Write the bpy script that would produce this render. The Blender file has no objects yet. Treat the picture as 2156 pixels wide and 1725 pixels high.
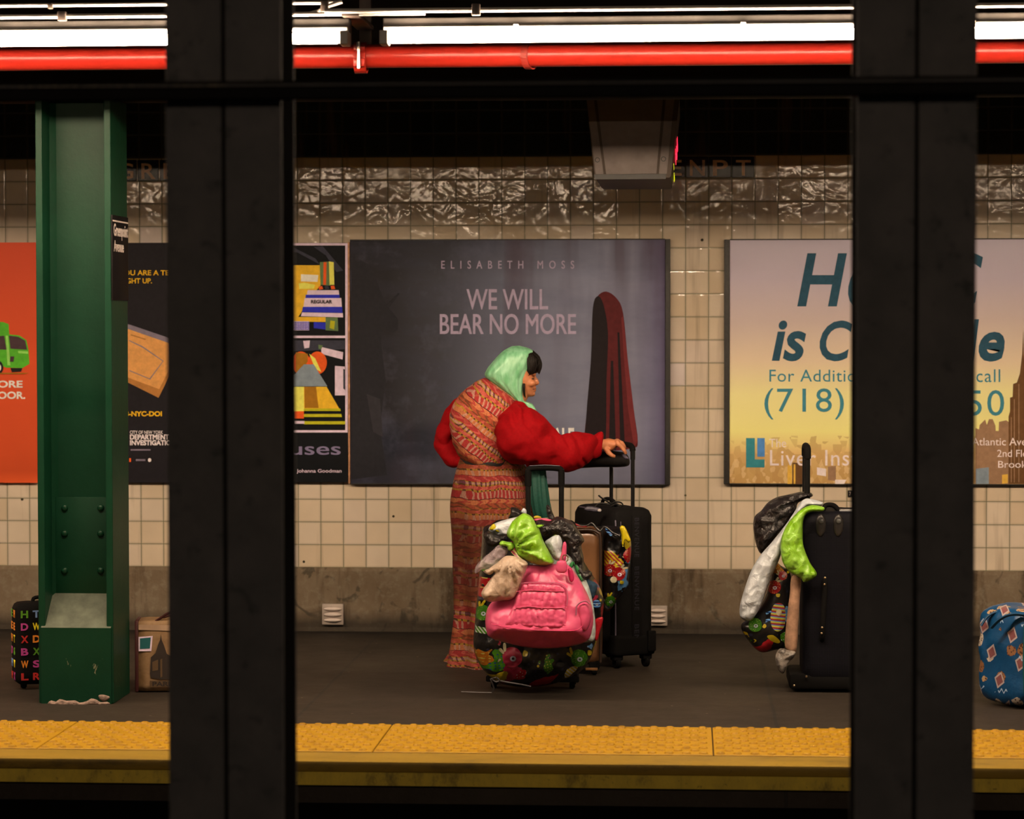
import bpy, bmesh, math, random
from mathutils import Vector, Matrix, noise
from mathutils.geometry import delaunay_2d_cdt
random.seed(7)
PI = math.pi
SC = bpy.context.scene
COL = SC.collection

# ------------------------------------------------------------------ camera, world, exposure
FPX, IW, IH = 5500.0, 2156.0, 1725.0
YAW, PITCH, ROLL = math.radians(3.818), math.radians(1.877), math.radians(-0.0514)
CAMZ = 1.485
ROT = Matrix.Rotation(YAW, 3, 'Z') @ Matrix.Rotation(PI/2-PITCH, 3, 'X') @ Matrix.Rotation(ROLL, 3, 'Z')
cam_data = bpy.data.cameras.new('camera')
cam = bpy.data.objects.new('camera', cam_data); COL.objects.link(cam)
cam.matrix_world = Matrix.Translation((0, 0, CAMZ)) @ ROT.to_4x4()
cam_data.sensor_width = 36.0
cam_data.lens = 36.0*FPX/IW
cam_data.clip_start = 0.05; cam_data.clip_end = 200
cam_data.dof.use_dof = True
cam_data.dof.focus_distance = 10.5
cam_data.dof.aperture_fstop = 3.6
SC.camera = cam

LIGHT = (1.0, 0.74, 0.50)
TUBE_POWER = 250.0
NEAR_POWER = 75.0
world = bpy.data.worlds.new('world'); SC.world = world; world.use_nodes = True
world.node_tree.nodes['Background'].inputs[0].default_value = (1.0, 0.90, 0.78, 1)
world.node_tree.nodes['Background'].inputs[1].default_value = 0.025
SC.view_settings.view_transform = 'Standard'; SC.view_settings.look = 'None'
SC.view_settings.gamma = 1.0; SC.view_settings.exposure = 0.0; SC.view_settings.use_curve_mapping = False
SC.cycles.use_denoising = True
SC.cycles.max_bounces = 8
SC.cycles.sample_clamp_indirect = 4.0
SC.cycles.caustics_reflective = False; SC.cycles.caustics_refractive = False

def P(px, py, Y):
    "world point seen at photo pixel (px, py) on the plane Y"
    d = ROT @ Vector(((px-IW/2)/FPX, -(py-IH/2)/FPX, -1.0))
    d = d*(Y/d.y)
    return Vector((d.x, d.y, d.z+CAMZ))
def PX(Y): return Y/FPX           # metres per pixel at depth Y

# ------------------------------------------------------------------ colour
def lin(c):
    c = c/255.0
    return c/12.92 if c <= 0.04045 else ((c+0.055)/1.055)**2.4
AK = [1.0]          # how strongly a group of things is lit where it stands
def A(r, g, b, k=1.0):
    "albedo of a surface that looks (r, g, b) in the photo under the station's warm light"
    k *= AK[0]
    return (min(lin(r)*k/LIGHT[0], .92), min(lin(g)*k/LIGHT[1], .92), min(lin(b)*k/LIGHT[2], .92), 1)
def S(r, g, b): return (lin(r), lin(g), lin(b), 1)

# ------------------------------------------------------------------ node helper
class NT:
    def __init__(s, name):
        s.m = bpy.data.materials.new(name); s.m.use_nodes = True
        s.t = s.m.node_tree; s.n = s.t.nodes; s.b = s.n['Principled BSDF']
    def put(s, sock, v):
        if isinstance(v, bpy.types.NodeSocket): s.t.links.new(v, sock)
        elif v is not None: sock.default_value = v
    def f(s, op, a, b=None, c=None, clamp=False):
        n = s.n.new('ShaderNodeMath'); n.operation = op; n.use_clamp = clamp
        s.put(n.inputs[0], a); s.put(n.inputs[1], b)
        if c is not None: s.put(n.inputs[2], c)
        return n.outputs[0]
    def add(s, a, b): return s.f('ADD', a, b)
    def sub(s, a, b): return s.f('SUBTRACT', a, b)
    def mul(s, a, b): return s.f('MULTIPLY', a, b)
    def lt(s, a, b): return s.f('LESS_THAN', a, b)
    def gt(s, a, b): return s.f('GREATER_THAN', a, b)
    def fr(s, a): return s.f('FRACT', a)
    def ab(s, a): return s.f('ABSOLUTE', a)
    def mix(s, fac, a, b, mode='MIX'):
        n = s.n.new('ShaderNodeMix'); n.data_type = 'RGBA'; n.blend_type = mode
        s.put(n.inputs[0], fac); s.put(n.inputs[6], a); s.put(n.inputs[7], b)
        return n.outputs[2]
    def pos(s, kind='Object'):
        n = s.n.new('ShaderNodeTexCoord'); return n.outputs[kind]
    def xyz(s, v):
        n = s.n.new('ShaderNodeSeparateXYZ'); s.put(n.inputs[0], v); return n.outputs
    def cxyz(s, x, y, z):
        n = s.n.new('ShaderNodeCombineXYZ')
        s.put(n.inputs[0], x); s.put(n.inputs[1], y); s.put(n.inputs[2], z); return n.outputs[0]
    def mapv(s, v, sc=(1, 1, 1), rot=(0, 0, 0), loc=(0, 0, 0)):
        n = s.n.new('ShaderNodeMapping'); s.put(n.inputs[0], v)
        n.inputs['Scale'].default_value = sc; n.inputs['Rotation'].default_value = rot; n.inputs['Location'].default_value = loc
        return n.outputs[0]
    def noise(s, v, scale, detail=3, rough=.5, col=False, dist=0):
        n = s.n.new('ShaderNodeTexNoise'); s.put(n.inputs['Vector'], v)
        n.inputs['Scale'].default_value = scale; n.inputs['Detail'].default_value = detail
        n.inputs['Roughness'].default_value = rough; n.inputs['Distortion'].default_value = dist
        return n.outputs[1 if col else 0]
    def white(s, v, col=False):
        n = s.n.new('ShaderNodeTexWhiteNoise'); n.noise_dimensions = '3D'; s.put(n.inputs[0], v)
        return n.outputs[1 if col else 0]
    def vor(s, v, scale, rnd=1.0, dims='3D'):
        n = s.n.new('ShaderNodeTexVoronoi'); n.voronoi_dimensions = dims; s.put(n.inputs['Vector'], v)
        n.inputs['Scale'].default_value = scale; n.inputs['Randomness'].default_value = rnd
        return n.outputs          # Distance, Color, Position
    def ramp(s, fac, stops, mode='LINEAR'):
        n = s.n.new('ShaderNodeValToRGB'); r = n.color_ramp; r.interpolation = mode
        while len(r.elements) > 1: r.elements.remove(r.elements[-1])
        r.elements[0].position = stops[0][0]; r.elements[0].color = col4(stops[0][1])
        for p, c in stops[1:]:
            e = r.elements.new(p); e.color = col4(c)
        s.put(n.inputs[0], fac); return n.outputs[0]
    def rng(s, v, a, b, c=0.0, d=1.0):
        n = s.n.new('ShaderNodeMapRange'); s.put(n.inputs[0], v)
        for i, x in enumerate((a, b, c, d)): n.inputs[i+1].default_value = x
        return n.outputs[0]
    def bump(s, h, strength=.3, dist=.01):
        n = s.n.new('ShaderNodeBump'); n.inputs['Strength'].default_value = strength
        n.inputs['Distance'].default_value = dist; s.put(n.inputs['Height'], h)
        s.put(s.b.inputs['Normal'], n.outputs[0])
    def out(s, col=None, rough=.6, metal=0.0, spec=.5, **k):
        s.put(s.b.inputs['Base Color'], col); s.put(s.b.inputs['Roughness'], rough)
        s.put(s.b.inputs['Metallic'], metal); s.put(s.b.inputs['Specular IOR Level'], spec)
        for kk, v in k.items(): s.put(s.b.inputs[kk.replace('_', ' ')], v)
        return s.m
def col4(c): return c if len(c) == 4 else (c[0], c[1], c[2], 1)

def simple(name, c, rough=.55, metal=0, spec=.5, var=.12, scale=18, bump=0.0, bscale=60, **k):
    "a plain painted / moulded surface with slight procedural variation"
    t = NT(name); p = t.pos()
    n = t.noise(p, scale, 4, .6)
    col = t.mix(t.rng(n, .3, .7, 0, 1), tuple(x*(1-var) for x in c[:3])+(1,), tuple(min(1, x*(1+var)) for x in c[:3])+(1,))
    if bump: t.bump(t.noise(p, bscale, 4, .6), bump, .004)
    return t.out(col, rough, metal, spec, **k)

# ------------------------------------------------------------------ mesh helpers
def link(name, me, mats, parent=None, smooth=False, loc=None):
    o = bpy.data.objects.new(name, me); COL.objects.link(o)
    if not isinstance(mats, (list, tuple)): mats = [mats]
    for m in mats: me.materials.append(m)
    if smooth:
        for p in me.polygons: p.use_smooth = True
    if parent is not None:
        o.parent = parent
        o.matrix_parent_inverse = parent.matrix_world.inverted()
    return o
def from_bm(name, bm, mats, parent=None, smooth=False):
    me = bpy.data.meshes.new(name); bm.normal_update(); bm.to_mesh(me); bm.free()
    return link(name, me, mats, parent, smooth)
def smooth_angle(o, deg=35):
    me = o.data
    for p in me.polygons: p.use_smooth = True
    bm = bmesh.new(); bm.from_mesh(me)
    for e in bm.edges:
        e.smooth = not (len(e.link_faces) == 2 and e.calc_face_angle(0) > math.radians(deg))
    bm.to_mesh(me); bm.free()
def thing(name, label, cat, loc=(0, 0, 0), group=None, rz=0.0):
    o = bpy.data.objects.new(name, None); COL.objects.link(o)
    o.matrix_world = Matrix.Translation(loc) @ Matrix.Rotation(rz, 4, 'Z')
    o.location = loc; o.rotation_euler = (0, 0, rz)
    o.empty_display_size = .05
    bpy.context.view_layer.update()
    o['label'] = label; o['category'] = cat
    if group: o['group'] = group
    return o
def tag(o, label, cat, group=None):
    o['label'] = label; o['category'] = cat
    if group: o['group'] = group
    return o
def struct(o): o['kind'] = 'structure'; return o

def box(bm, x0, x1, y0, y1, z0, z1, bevel=0, seg=2, M=None, mi=0):
    r = bmesh.ops.create_cube(bm, size=1)
    vs = r['verts']
    for v in vs:
        v.co = Vector(((x0+x1)/2+v.co.x*(x1-x0), (y0+y1)/2+v.co.y*(y1-y0), (z0+z1)/2+v.co.z*(z1-z0)))
    fs = list({f for v in vs for f in v.link_faces})
    for f in fs: f.material_index = mi
    if bevel:
        es = list({e for v in vs for e in v.link_edges})
        rr = bmesh.ops.bevel(bm, geom=es, offset=bevel, segments=seg, affect='EDGES', profile=.5)
        vs = list({v for f in rr['faces'] for v in f.verts} | {v for v in vs if v.is_valid})
    if M is not None:
        for v in vs: v.co = M @ v.co
    return vs
def newbox(name, dims, mat, parent=None, bevel=0, seg=2, M=None, smooth=False):
    bm = bmesh.new(); box(bm, *dims, bevel=bevel, seg=seg, M=M)
    o = from_bm(name, bm, mat, parent)
    if smooth or bevel: smooth_angle(o, 40)
    return o
def crom(pts, n=6, closed=False):
    "Catmull-Rom through points (tuples of any length)"
    out = []; m = len(pts)
    rngi = range(m) if closed else range(m-1)
    for i in rngi:
        if closed: p0, p1, p2, p3 = pts[(i-1) % m], pts[i], pts[(i+1) % m], pts[(i+2) % m]
        else: p0, p1, p2, p3 = pts[max(i-1, 0)], pts[i], pts[i+1], pts[min(i+2, m-1)]
        for k in range(n):
            t = k/n
            out.append(tuple(.5*((2*b)+(c-a)*t+(2*a-5*b+4*c-d)*t*t+(-a+3*b-3*c+d)*t**3) for a, b, c, d in zip(p0, p1, p2, p3)))
    if not closed: out.append(tuple(pts[-1]))
    return out
def tube(bm, pts, r, seg=10, cap=True, flat=1.0, mi=0):
    "round tube along points; r a number or list; flat squashes the second axis"
    pts = [Vector(p) for p in pts]; n = len(pts)
    rs = r if isinstance(r, (list, tuple)) else [r]*n
    rings = []; up = None
    for i, p in enumerate(pts):
        d = (pts[min(i+1, n-1)]-pts[max(i-1, 0)]).normalized()
        if up is None:
            up = Vector((0, 0, 1)) if abs(d.z) < .9 else Vector((0, 1, 0))
        a = d.cross(up)
        if a.length < 1e-4: a = d.cross(Vector((1, 0, 0)))
        a.normalize(); b = a.cross(d).normalized(); up = b
        rings.append([bm.verts.new(p+a*math.cos(2*PI*k/seg)*rs[i]+b*math.sin(2*PI*k/seg)*rs[i]*flat) for k in range(seg)])
    for i in range(n-1):
        for k in range(seg):
            f = bm.faces.new((rings[i][k], rings[i][(k+1) % seg], rings[i+1][(k+1) % seg], rings[i+1][k]))
            f.material_index = mi
    if cap:
        bm.faces.new(rings[0][::-1]).material_index = mi; bm.faces.new(rings[-1]).material_index = mi
    return rings
def newtube(name, pts, r, mat, parent=None, seg=10, flat=1.0, closed=False):
    bm = bmesh.new(); tube(bm, pts, r, seg, flat=flat)
    bmesh.ops.recalc_face_normals(bm, faces=bm.faces[:])
    o = from_bm(name, bm, mat, parent); smooth_angle(o, 50); return o
def sphere(bm, c, r, seg=16, M=None):
    rr = bmesh.ops.create_uvsphere(bm, u_segments=seg, v_segments=seg//2+2, radius=1)
    for v in rr['verts']:
        q = Vector((v.co.x*r[0], v.co.y*r[1], v.co.z*r[2]))
        if M is not None: q = M @ q
        v.co = q+Vector(c)
def loft(bm, rings, seg=48, cap=True, wr=None, power=2.0, mi=0):
    """rings: (cx px, cy px, Y, half-width px, half-depth m, tilt deg); ellipses across the limb, tilt 0 = ring level.
    wr(s, ang, centre) -> radial offset in metres"""
    vr = []; n = len(rings)
    for i, (cx, cy, Y, hw, hd, tl) in enumerate(rings):
        c = P(cx, cy, Y); a = math.radians(tl)
        u = Vector((math.cos(a), 0, math.sin(a))); w = Vector((0, 1, 0)); row = []
        for k in range(seg):
            t = 2*PI*k/seg
            ct, st = math.cos(t), math.sin(t)
            ex = abs(ct)**(2/power)*(1 if ct > 0 else -1); ey = abs(st)**(2/power)*(1 if st > 0 else -1)
            q = u*ex*hw*PX(Y)+w*ey*hd
            if wr: q += q.normalized()*wr(i/(n-1), t, c+q)
            row.append(bm.verts.new(c+q))
        vr.append(row)
    for i in range(n-1):
        for k in range(seg):
            bm.faces.new((vr[i][k], vr[i][(k+1) % seg], vr[i+1][(k+1) % seg], vr[i+1][k])).material_index = mi
    if cap:
        bm.faces.new(vr[0][::-1]).material_index = mi; bm.faces.new(vr[-1]).material_index = mi
    return vr
def newloft(name, keys, mat, parent, n=8, seg=48, cap=True, wr=None, power=2.0):
    bm = bmesh.new(); loft(bm, crom(keys, n), seg, cap, wr, power)
    bmesh.ops.recalc_face_normals(bm, faces=bm.faces[:])
    return from_bm(name, bm, mat, parent, True)
def fbm(x, y, z=0.0, o=3):
    return noise.fractal(Vector((x, y, z)), 1.0, 2.0, o)
def ridge(x, y, z=0.0):
    return 1-2*abs(noise.noise(Vector((x, y, z))))

def pillow(name, outline, Y, T, mat, parent=None, gs=.010, R=None, wr=None, closed_smooth=5, flatback=.5, hfun=None, yfun=None, seed=0):
    """a stuffed / draped form with real thickness: outline in photo pixels at depth Y, swelling T metres towards
    the track and T*flatback towards the wall. wr(x, z) adds folds in metres."""
    pts = crom(outline, closed_smooth, True) if closed_smooth else outline
    W2 = [P(x, y, Y) for x, y in pts]
    poly = [(p.x, p.z) for p in W2]
    # resample to even spacing
    out = []
    m = len(poly)
    for i in range(m):
        a = Vector(poly[i]); b = Vector(poly[(i+1) % m]); L = (b-a).length
        k = max(1, int(L/gs))
        for j in range(k): out.append(a+(b-a)*(j/k))
    # drop near-duplicates
    o2 = []
    for p in out:
        if not o2 or (p-o2[-1]).length > gs*.35: o2.append(p)
    out = o2; nb = len(out)
    segs = [(out[i], out[(i+1) % nb]) for i in range(nb)]
    xs = [p.x for p in out]; zs = [p.y for p in out]
    def inside(x, y):
        c = False; j = nb-1
        for i in range(nb):
            if (out[i].y > y) != (out[j].y > y) and x < (out[j].x-out[i].x)*(y-out[i].y)/(out[j].y-out[i].y)+out[i].x: c = not c
            j = i
        return c
    def dist(x, y):
        best = 9.0
        for a, b in segs:
            dx, dy = b.x-a.x, b.y-a.y; l = dx*dx+dy*dy
            t = 0 if l == 0 else max(0, min(1, ((x-a.x)*dx+(y-a.y)*dy)/l))
            ex, ey = x-a.x-t*dx, y-a.y-t*dy; d = ex*ex+ey*ey
            if d < best: best = d
        return math.sqrt(best)
    inner = []; row = 0
    y = min(zs)
    while y < max(zs):
        x = min(xs)+(gs/2 if row % 2 else 0)
        while x < max(xs):
            if inside(x, y) and dist(x, y) > gs*.45: inner.append(Vector((x, y)))
            x += gs
        y += gs*.87; row += 1
    allp = out+inner
    vs, es, fs, ov, _, _ = delaunay_2d_cdt([Vector((p.x, p.y)) for p in allp], [], [list(range(nb))], 1, 1e-6)
    dm = 0; ds = []
    for v in vs:
        d = dist(v.x, v.y); ds.append(0 if d < 1e-5 else d); dm = max(dm, d)
    if R is None: R = dm
    bm = bmesh.new(); F = []; B = []
    for v, d in zip(vs, ds):
        q = min(1, d/R); h = math.sqrt(max(0, 1-(1-q)**2))
        if hfun: h = hfun(v.x, v.y, h)
        w = wr(v.x, v.y) if wr else 0
        y0 = Y+(yfun(v.x, v.y) if yfun else 0)
        fv = bm.verts.new((v.x, y0-T*h-w*min(1, q*3), v.y)); F.append(fv)
        if d == 0: B.append(fv)
        else:
            w2 = wr(v.x+3, v.y+5) if wr else 0
            B.append(bm.verts.new((v.x, y0+T*flatback*h+.002+w2*.4*min(1, q*3), v.y)))
    for f in fs:
        try: bm.faces.new([F[i] for i in f])
        except ValueError: pass
        try: bm.faces.new([B[i] for i in f][::-1])
        except ValueError: pass
    bmesh.ops.recalc_face_normals(bm, faces=bm.faces[:])
    return from_bm(name, bm, mat, parent, True)

def folds(amp, scale, ang=0.0, stretch=4.0, seed=0.0, sharp=.5):
    ca, sa = math.cos(math.radians(ang)), math.sin(math.radians(ang))
    def w(x, z):
        u = (x*ca+z*sa)*scale; v = (-x*sa+z*ca)*scale*stretch
        a = ridge(u+seed, v+seed*1.7, seed)*sharp+fbm(u*1.7+seed, v*.8, seed)*(1-sharp)
        return amp*a
    return w
def gather(px, py, Y, k, amp, seed=0.0, fall=.15):
    c = P(px, py, Y)
    def w(x, z):
        dx, dz = x-c.x, z-c.z; r = math.hypot(dx, dz); a = math.atan2(dz, dx)
        return amp*math.sin(k*a+3*noise.noise(Vector((a*2, r*8, seed))))*math.exp(-r/fall)*min(1, r/.02)
    return w
def addw(*fs): return lambda x, z: sum(f(x, z) for f in fs)

def shapes(name, items, Y, parent, step=.0004, thick=.0012):
    "flat printed shapes on a poster: items (list of px points, material), stacked so none are coplanar"
    bm = bmesh.new(); mats = []
    for i, (pts, m) in enumerate(items):
        if m not in mats: mats.append(m)
        yy = Y-.001-step*(i+1)
        ring = [P(x, y, yy) for x, y in pts]
        vs = [bm.verts.new(p) for p in ring]; f = bm.faces.new(vs); f.material_index = mats.index(m)
        f.normal_update()
        if f.normal.y > 0: f.normal_flip()
    return from_bm(name, bm, mats, parent)
def rect(x0, y0, x1, y1): return [(x0, y0), (x1, y0), (x1, y1), (x0, y1)]
def ell(cx, cy, rx, ry, n=28, rot=0): 
    return [(cx+rx*math.cos(t)*math.cos(rot)-ry*math.sin(t)*math.sin(rot), cy+rx*math.cos(t)*math.sin(rot)+ry*math.sin(t)*math.cos(rot)) for t in [2*PI*k/n for k in range(n)]]
def text_mesh(s, bold=0.0, shear=0.0, spacing=1.0, extrude=.02):
    cu = bpy.data.curves.new('t', 'FONT'); cu.body = s; cu.size = 1; cu.shear = shear
    wide = bold if 'M' in s else 0.0          # offsetting an M tears its strokes, so those are thickened below
    if not wide: cu.offset = bold
    cu.space_character = spacing; cu.extrude = extrude; cu.resolution_u = 4
    o = bpy.data.objects.new('t', cu); COL.objects.link(o)
    dg = bpy.context.evaluated_depsgraph_get(); dg.update()
    me = bpy.data.meshes.new_from_object(o.evaluated_get(dg))
    bpy.data.objects.remove(o); bpy.data.curves.remove(cu)
    if wide:                                  # thicken the strokes by overlaying slightly shifted copies
        bm = bmesh.new()
        for k, (dx, dy) in enumerate(((-1, -.5), (1, -.5), (-1, .5), (1, .5), (0, 0))):
            n0 = len(bm.verts); bm.from_mesh(me); bm.verts.ensure_lookup_table()
            for v in bm.verts[n0:]: v.co += Vector((dx*wide*1.1, dy*wide*1.1, k*.006))
        bm.to_mesh(me); bm.free()
    return me
def text(name, s, x0, y0, x1, y1, Y, mat, parent, bold=0.0, shear=0.0, spacing=1.0, thick=.0008):
    "lettering facing the track whose ink box is the photo box (x0, y0)-(x1, y1) at depth Y"
    me = text_mesh(s, bold, shear, spacing)
    xs = [v.co.x for v in me.vertices]; ys = [v.co.y for v in me.vertices]
    a0, a1, b0, b1 = min(xs), max(xs), min(ys), max(ys)
    for v in me.vertices:
        u = (v.co.x-a0)/(a1-a0); w = (v.co.y-b0)/(b1-b0); d = (v.co.z+.02)/.04
        v.co = P(x0+(x1-x0)*u, y1+(y0-y1)*w, Y-thick*d)
    return link(name, me, mat, parent)
# ------------------------------------------------------------------ materials of the place
YW = 12.531; TT = .11; XT0 = -1.2142; ZT0 = .3075          # tile grid on the wall
def mat_tile(name, cols, grout, rough, tilt=.5, dirt=.35):
    t = NT(name); p = t.pos(); x, y, z = t.xyz(p)[:3]
    u = t.f('DIVIDE', t.sub(x, XT0), TT); v = t.f('DIVIDE', t.sub(z, ZT0), TT)
    fu, fv = t.fr(u), t.fr(v)
    eu = t.sub(.5, t.ab(t.sub(fu, .5))); ev = t.sub(.5, t.ab(t.sub(fv, .5)))
    e = t.f('MINIMUM', eu, ev)
    g = t.rng(e, .008, .02, 1, 0)
    cell = t.cxyz(t.f('FLOOR', u), t.f('FLOOR', v), 0.0)
    w = t.white(cell); wc = t.xyz(t.white(cell, True))
    base = t.ramp(w, cols)
    big = t.noise(p, 1.6, 4, .6)
    base = t.mix(t.rng(big, .35, .75, 0, dirt), base, A(120, 95, 60))
    drip = t.noise(t.mapv(p, (14, 1, 1.1)), 1.0, 3, .6)
    base = t.mix(t.rng(drip, .60, .78, 0, .45), base, A(110, 75, 45))
    spk = t.vor(p, 6.5)[0]
    chip = t.mul(t.lt(spk, .045), t.gt(t.noise(p, 3), .5))
    base = t.mix(chip, base, A(60, 48, 30))
    edge = t.rng(e, .01, .10, .22, 0)
    base = t.mix(edge, base, A(100, 75, 45))
    col = t.mix(g, base, grout)
    h = t.add(t.rng(e, .01, .06, 0, 1), t.mul(t.add(t.mul(t.sub(wc[0], .5), fu), t.mul(t.sub(wc[1], .5), fv)), tilt*6))
    h = t.add(h, t.mul(t.noise(p, 11, 2, dist=.6), 4.2))
    t.bump(h, .35, .0016)
    ro = t.add(rough, t.mul(g, .5))
    return t.out(col, ro, 0, .36)
M_TILE = mat_tile('cream_glazed_tile', [(0, A(212, 170, 124)), (.35, A(220, 178, 132)), (.6, A(224, 184, 140)), (.93, A(218, 178, 138)), (1, A(226, 188, 158))], A(92, 84, 50), .07)
M_GREENTILE = mat_tile('dark_green_glazed_tile', [(0, (.016, .022, .017)), (1, (.022, .030, .022))], (.030, .036, .024, 1), .2, dirt=0)
M_BLACKTILE = simple('black_glazed_tile', (.008, .008, .009), .22, bump=.15, bscale=20)
M_GOLDLETTER = simple('dull_letter_glaze', A(220, 160, 115, 1.3), .35)

def mat_concrete(name, c1, c2, c3, streak=.5):
    t = NT(name); p = t.pos()
    n1 = t.noise(p, 3.2, 6, .65); n2 = t.noise(p, 26, 4, .7); dr = t.noise(t.mapv(p, (5, 1, .7)), 1.0, 5, .65)
    c = t.mix(t.rng(n1, .3, .7), c1, c2)
    c = t.mix(t.mul(t.rng(dr, .52, .66), streak), c, c3)
    c = t.mix(t.mul(t.rng(n2, .45, .75), .45), c, c3)
    cr = t.vor(t.add(p, 0) if 0 else t.mapv(p, (1, 1, 1)), 3.0)
    t.bump(n2, .5, .006)
    return t.out(c, .85, 0, .25)
def mat_base_concrete():
    t = NT('stained_concrete_base'); p = t.pos(); x, y, z = t.xyz(p)[:3]
    n1 = t.noise(p, 3.5, 6, .65); n2 = t.noise(p, 30, 4, .7)
    c = t.mix(t.rng(n1, .3, .7), A(126, 98, 68), A(104, 76, 48))
    dr = t.noise(t.mapv(p, (6, 1, .8)), 1.0, 5, .65)
    c = t.mix(t.mul(t.rng(dr, .51, .62), .85), c, A(68, 47, 26))
    bl = t.noise(t.mapv(p, (1, 1, 1), loc=(3, 0, 4)), 7.0, 3, .5, dist=1.5)
    c = t.mix(t.mul(t.rng(bl, .60, .66), .65), c, A(52, 43, 28))
    c = t.mix(t.mul(t.rng(n2, .5, .75), .4), c, A(150, 125, 92))
    # darker band with a ragged top along the foot of the base
    g = t.noise(t.mapv(p, (4, 1, 0.2)), 1.0, 4, .6)
    c = t.mix(t.mul(t.rng(t.sub(z, t.mul(g, .09)), .06, -.01), .8), c, A(36, 27, 18))
    # rust run on the left
    rx = t.ab(t.sub(x, -2.96+.0)); rr = t.rng(t.add(rx, t.mul(t.noise(t.mapv(p, (20, 1, 2)), 1), .05)), .03, .09, 1, 0)
    c = t.mix(t.mul(rr, .7), c, A(150, 92, 26))
    t.bump(n2, .5, .006)
    return t.out(c, .8, 0, .3)
M_BASE = mat_base_concrete()
def mat_floor():
    t = NT('worn_brown_concrete_floor'); p = t.pos(); x, y, z = t.xyz(p)[:3]
    n1 = t.noise(p, 1.3, 6, .65); n2 = t.noise(p, 45, 4, .7); n3 = t.noise(t.mapv(p, (2, 6, 1)), 2.0, 5, .7)
    c = t.mix(t.rng(n1, .3, .7), A(72, 52, 34, .46), A(56, 39, 24, .46))
    c = t.mix(t.mul(t.rng(n3, .5, .75), .5), c, A(86, 64, 44, .5))
    c = t.mix(t.mul(t.rng(n2, .5, .8), .25), c, A(94, 72, 52, .5))
    gum = t.vor(t.mapv(p, (1, 2, 1)), 3.6)[0]
    c = t.mix(t.mul(t.lt(gum, .06), .75), c, A(26, 21, 18))
    pale = t.vor(t.mapv(p, (1, 1.6, 1), loc=(5, 3, 0)), 5.5)[0]
    c = t.mix(t.mul(t.lt(pale, .03), .55), c, A(180, 140, 105))
    # slab joints every 1.78 m
    wob = t.mul(t.sub(t.noise(p, 8), .5), .012)
    j = t.ab(t.sub(t.fr(t.f('DIVIDE', t.add(t.add(x, wob), 1.465+1.80*3), 1.80)), .5))
    j = t.gt(j, .4965)
    c = t.mix(t.mul(j, .7), c, A(22, 17, 12))
    # darker towards the wall, with an uneven edge
    c = t.mix(t.rng(t.add(y, t.mul(n1, .5)), 12.2, 12.75, 0, .8), c, A(24, 18, 12))
    t.bump(t.add(n2, t.mul(n3, .4)), .35, .004)
    return t.out(c, t.rng(n1, .3, .7, .55, .8), 0, .35)
M_FLOOR = mat_floor()
def mat_yellow(name, c1, c2, dirtc, amt, sx=3, rough=.5):
    t = NT(name); p = t.pos()
    n1 = t.noise(t.mapv(p, (sx, 3, 3)), 2.2, 6, .7); n2 = t.noise(p, 38, 4, .7)
    c = t.mix(t.rng(n1, .3, .7), c1, c2)
    c = t.mix(t.mul(t.rng(n1, .55, .72), amt), c, dirtc)
    c = t.mix(t.mul(t.rng(n2, .62, .72), amt), c, dirtc)
    t.bump(n2, .25, .003)
    return t.out(c, rough, 0, .4)
M_TACTILE = mat_yellow('yellow_tactile_rubber', A(222, 150, 18, .60), A(205, 135, 14, .60), A(120, 70, 14, .8), .3)
M_LEDGE = mat_yellow('worn_yellow_ledge', A(150, 105, 22), A(125, 86, 18), A(58, 42, 18), .7, 1)
M_LEDGEFACE = mat_yellow('grimy_yellow_edge_face', A(116, 86, 18, 4.4), A(92, 68, 16, 4.4), A(36, 30, 16, 1.8), .6, 6)
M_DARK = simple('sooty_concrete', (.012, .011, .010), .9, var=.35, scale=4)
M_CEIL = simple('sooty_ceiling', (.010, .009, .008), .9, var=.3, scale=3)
M_GIRDER = simple('black_brown_girder_paint', (.007, .006, .005), .8, var=.3, scale=6, spec=.08)
def mat_darksteel():
    t = NT('dusty_black_steel'); p = t.pos(); x, y, z = t.xyz(p)[:3]
    n1 = t.noise(p, 9, 6, .7); n2 = t.noise(p, 90, 4, .75)
    c = t.mix(t.rng(n1, .3, .75), (.036, .037, .040, 1), (.058, .056, .060, 1))
    c = t.mix(t.mul(t.rng(t.noise(p, 22, 3), .60, .72), .7), c, (.018, .019, .021, 1))
    # pale plaster dust caught above the cross beam
    d = t.mul(t.rng(t.add(z, t.mul(n1, .10)), 2.02, 2.08, 1, 0), t.gt(z, 1.99))
    d = t.mul(d, t.rng(n2, .48, .62)); d = t.mul(d, t.lt(x, -1.0))
    c = t.mix(t.mul(d, .9), c, (.24, .20, .14, 1))
    t.bump(n2, .3, .003)
    return t.out(c, .9, 0, .05)
M_STEEL = mat_darksteel()
M_BLACKPAINT = simple('soot_black_paint', (.005, .0048, .005), 1.0, spec=0)
def mat_green():
    t = NT('green_enamel_paint'); p = t.pos(); x, y, z = t.xyz(p)[:3]
    n1 = t.noise(p, 5, 5, .65); n2 = t.noise(p, 50, 3, .6)
    c = t.mix(t.rng(n1, .3, .7), (.0016, .0270, .0120, 1), (.0028, .0360, .0165, 1))
    chip = t.mul(t.gt(t.noise(p, 17, 5, .65, dist=.6), .66), t.rng(z, .03, .30, 1, 0))
    c = t.mix(t.mul(chip, .8), c, (.30, .28, .18, 1))
    t.bump(t.add(n1, t.mul(n2, .3)), .25, .006)
    return t.out(c, .45, 0, .22)
M_GREEN = mat_green()
M_GREENPALE = simple('pale_green_paint', (.075, .090, .065), .75, var=.35, scale=14, bump=.3)
M_PLASTER = simple('crumbling_plaster', A(120, 88, 66, 1.3), .95, var=.5, scale=60, bump=.8)
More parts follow.
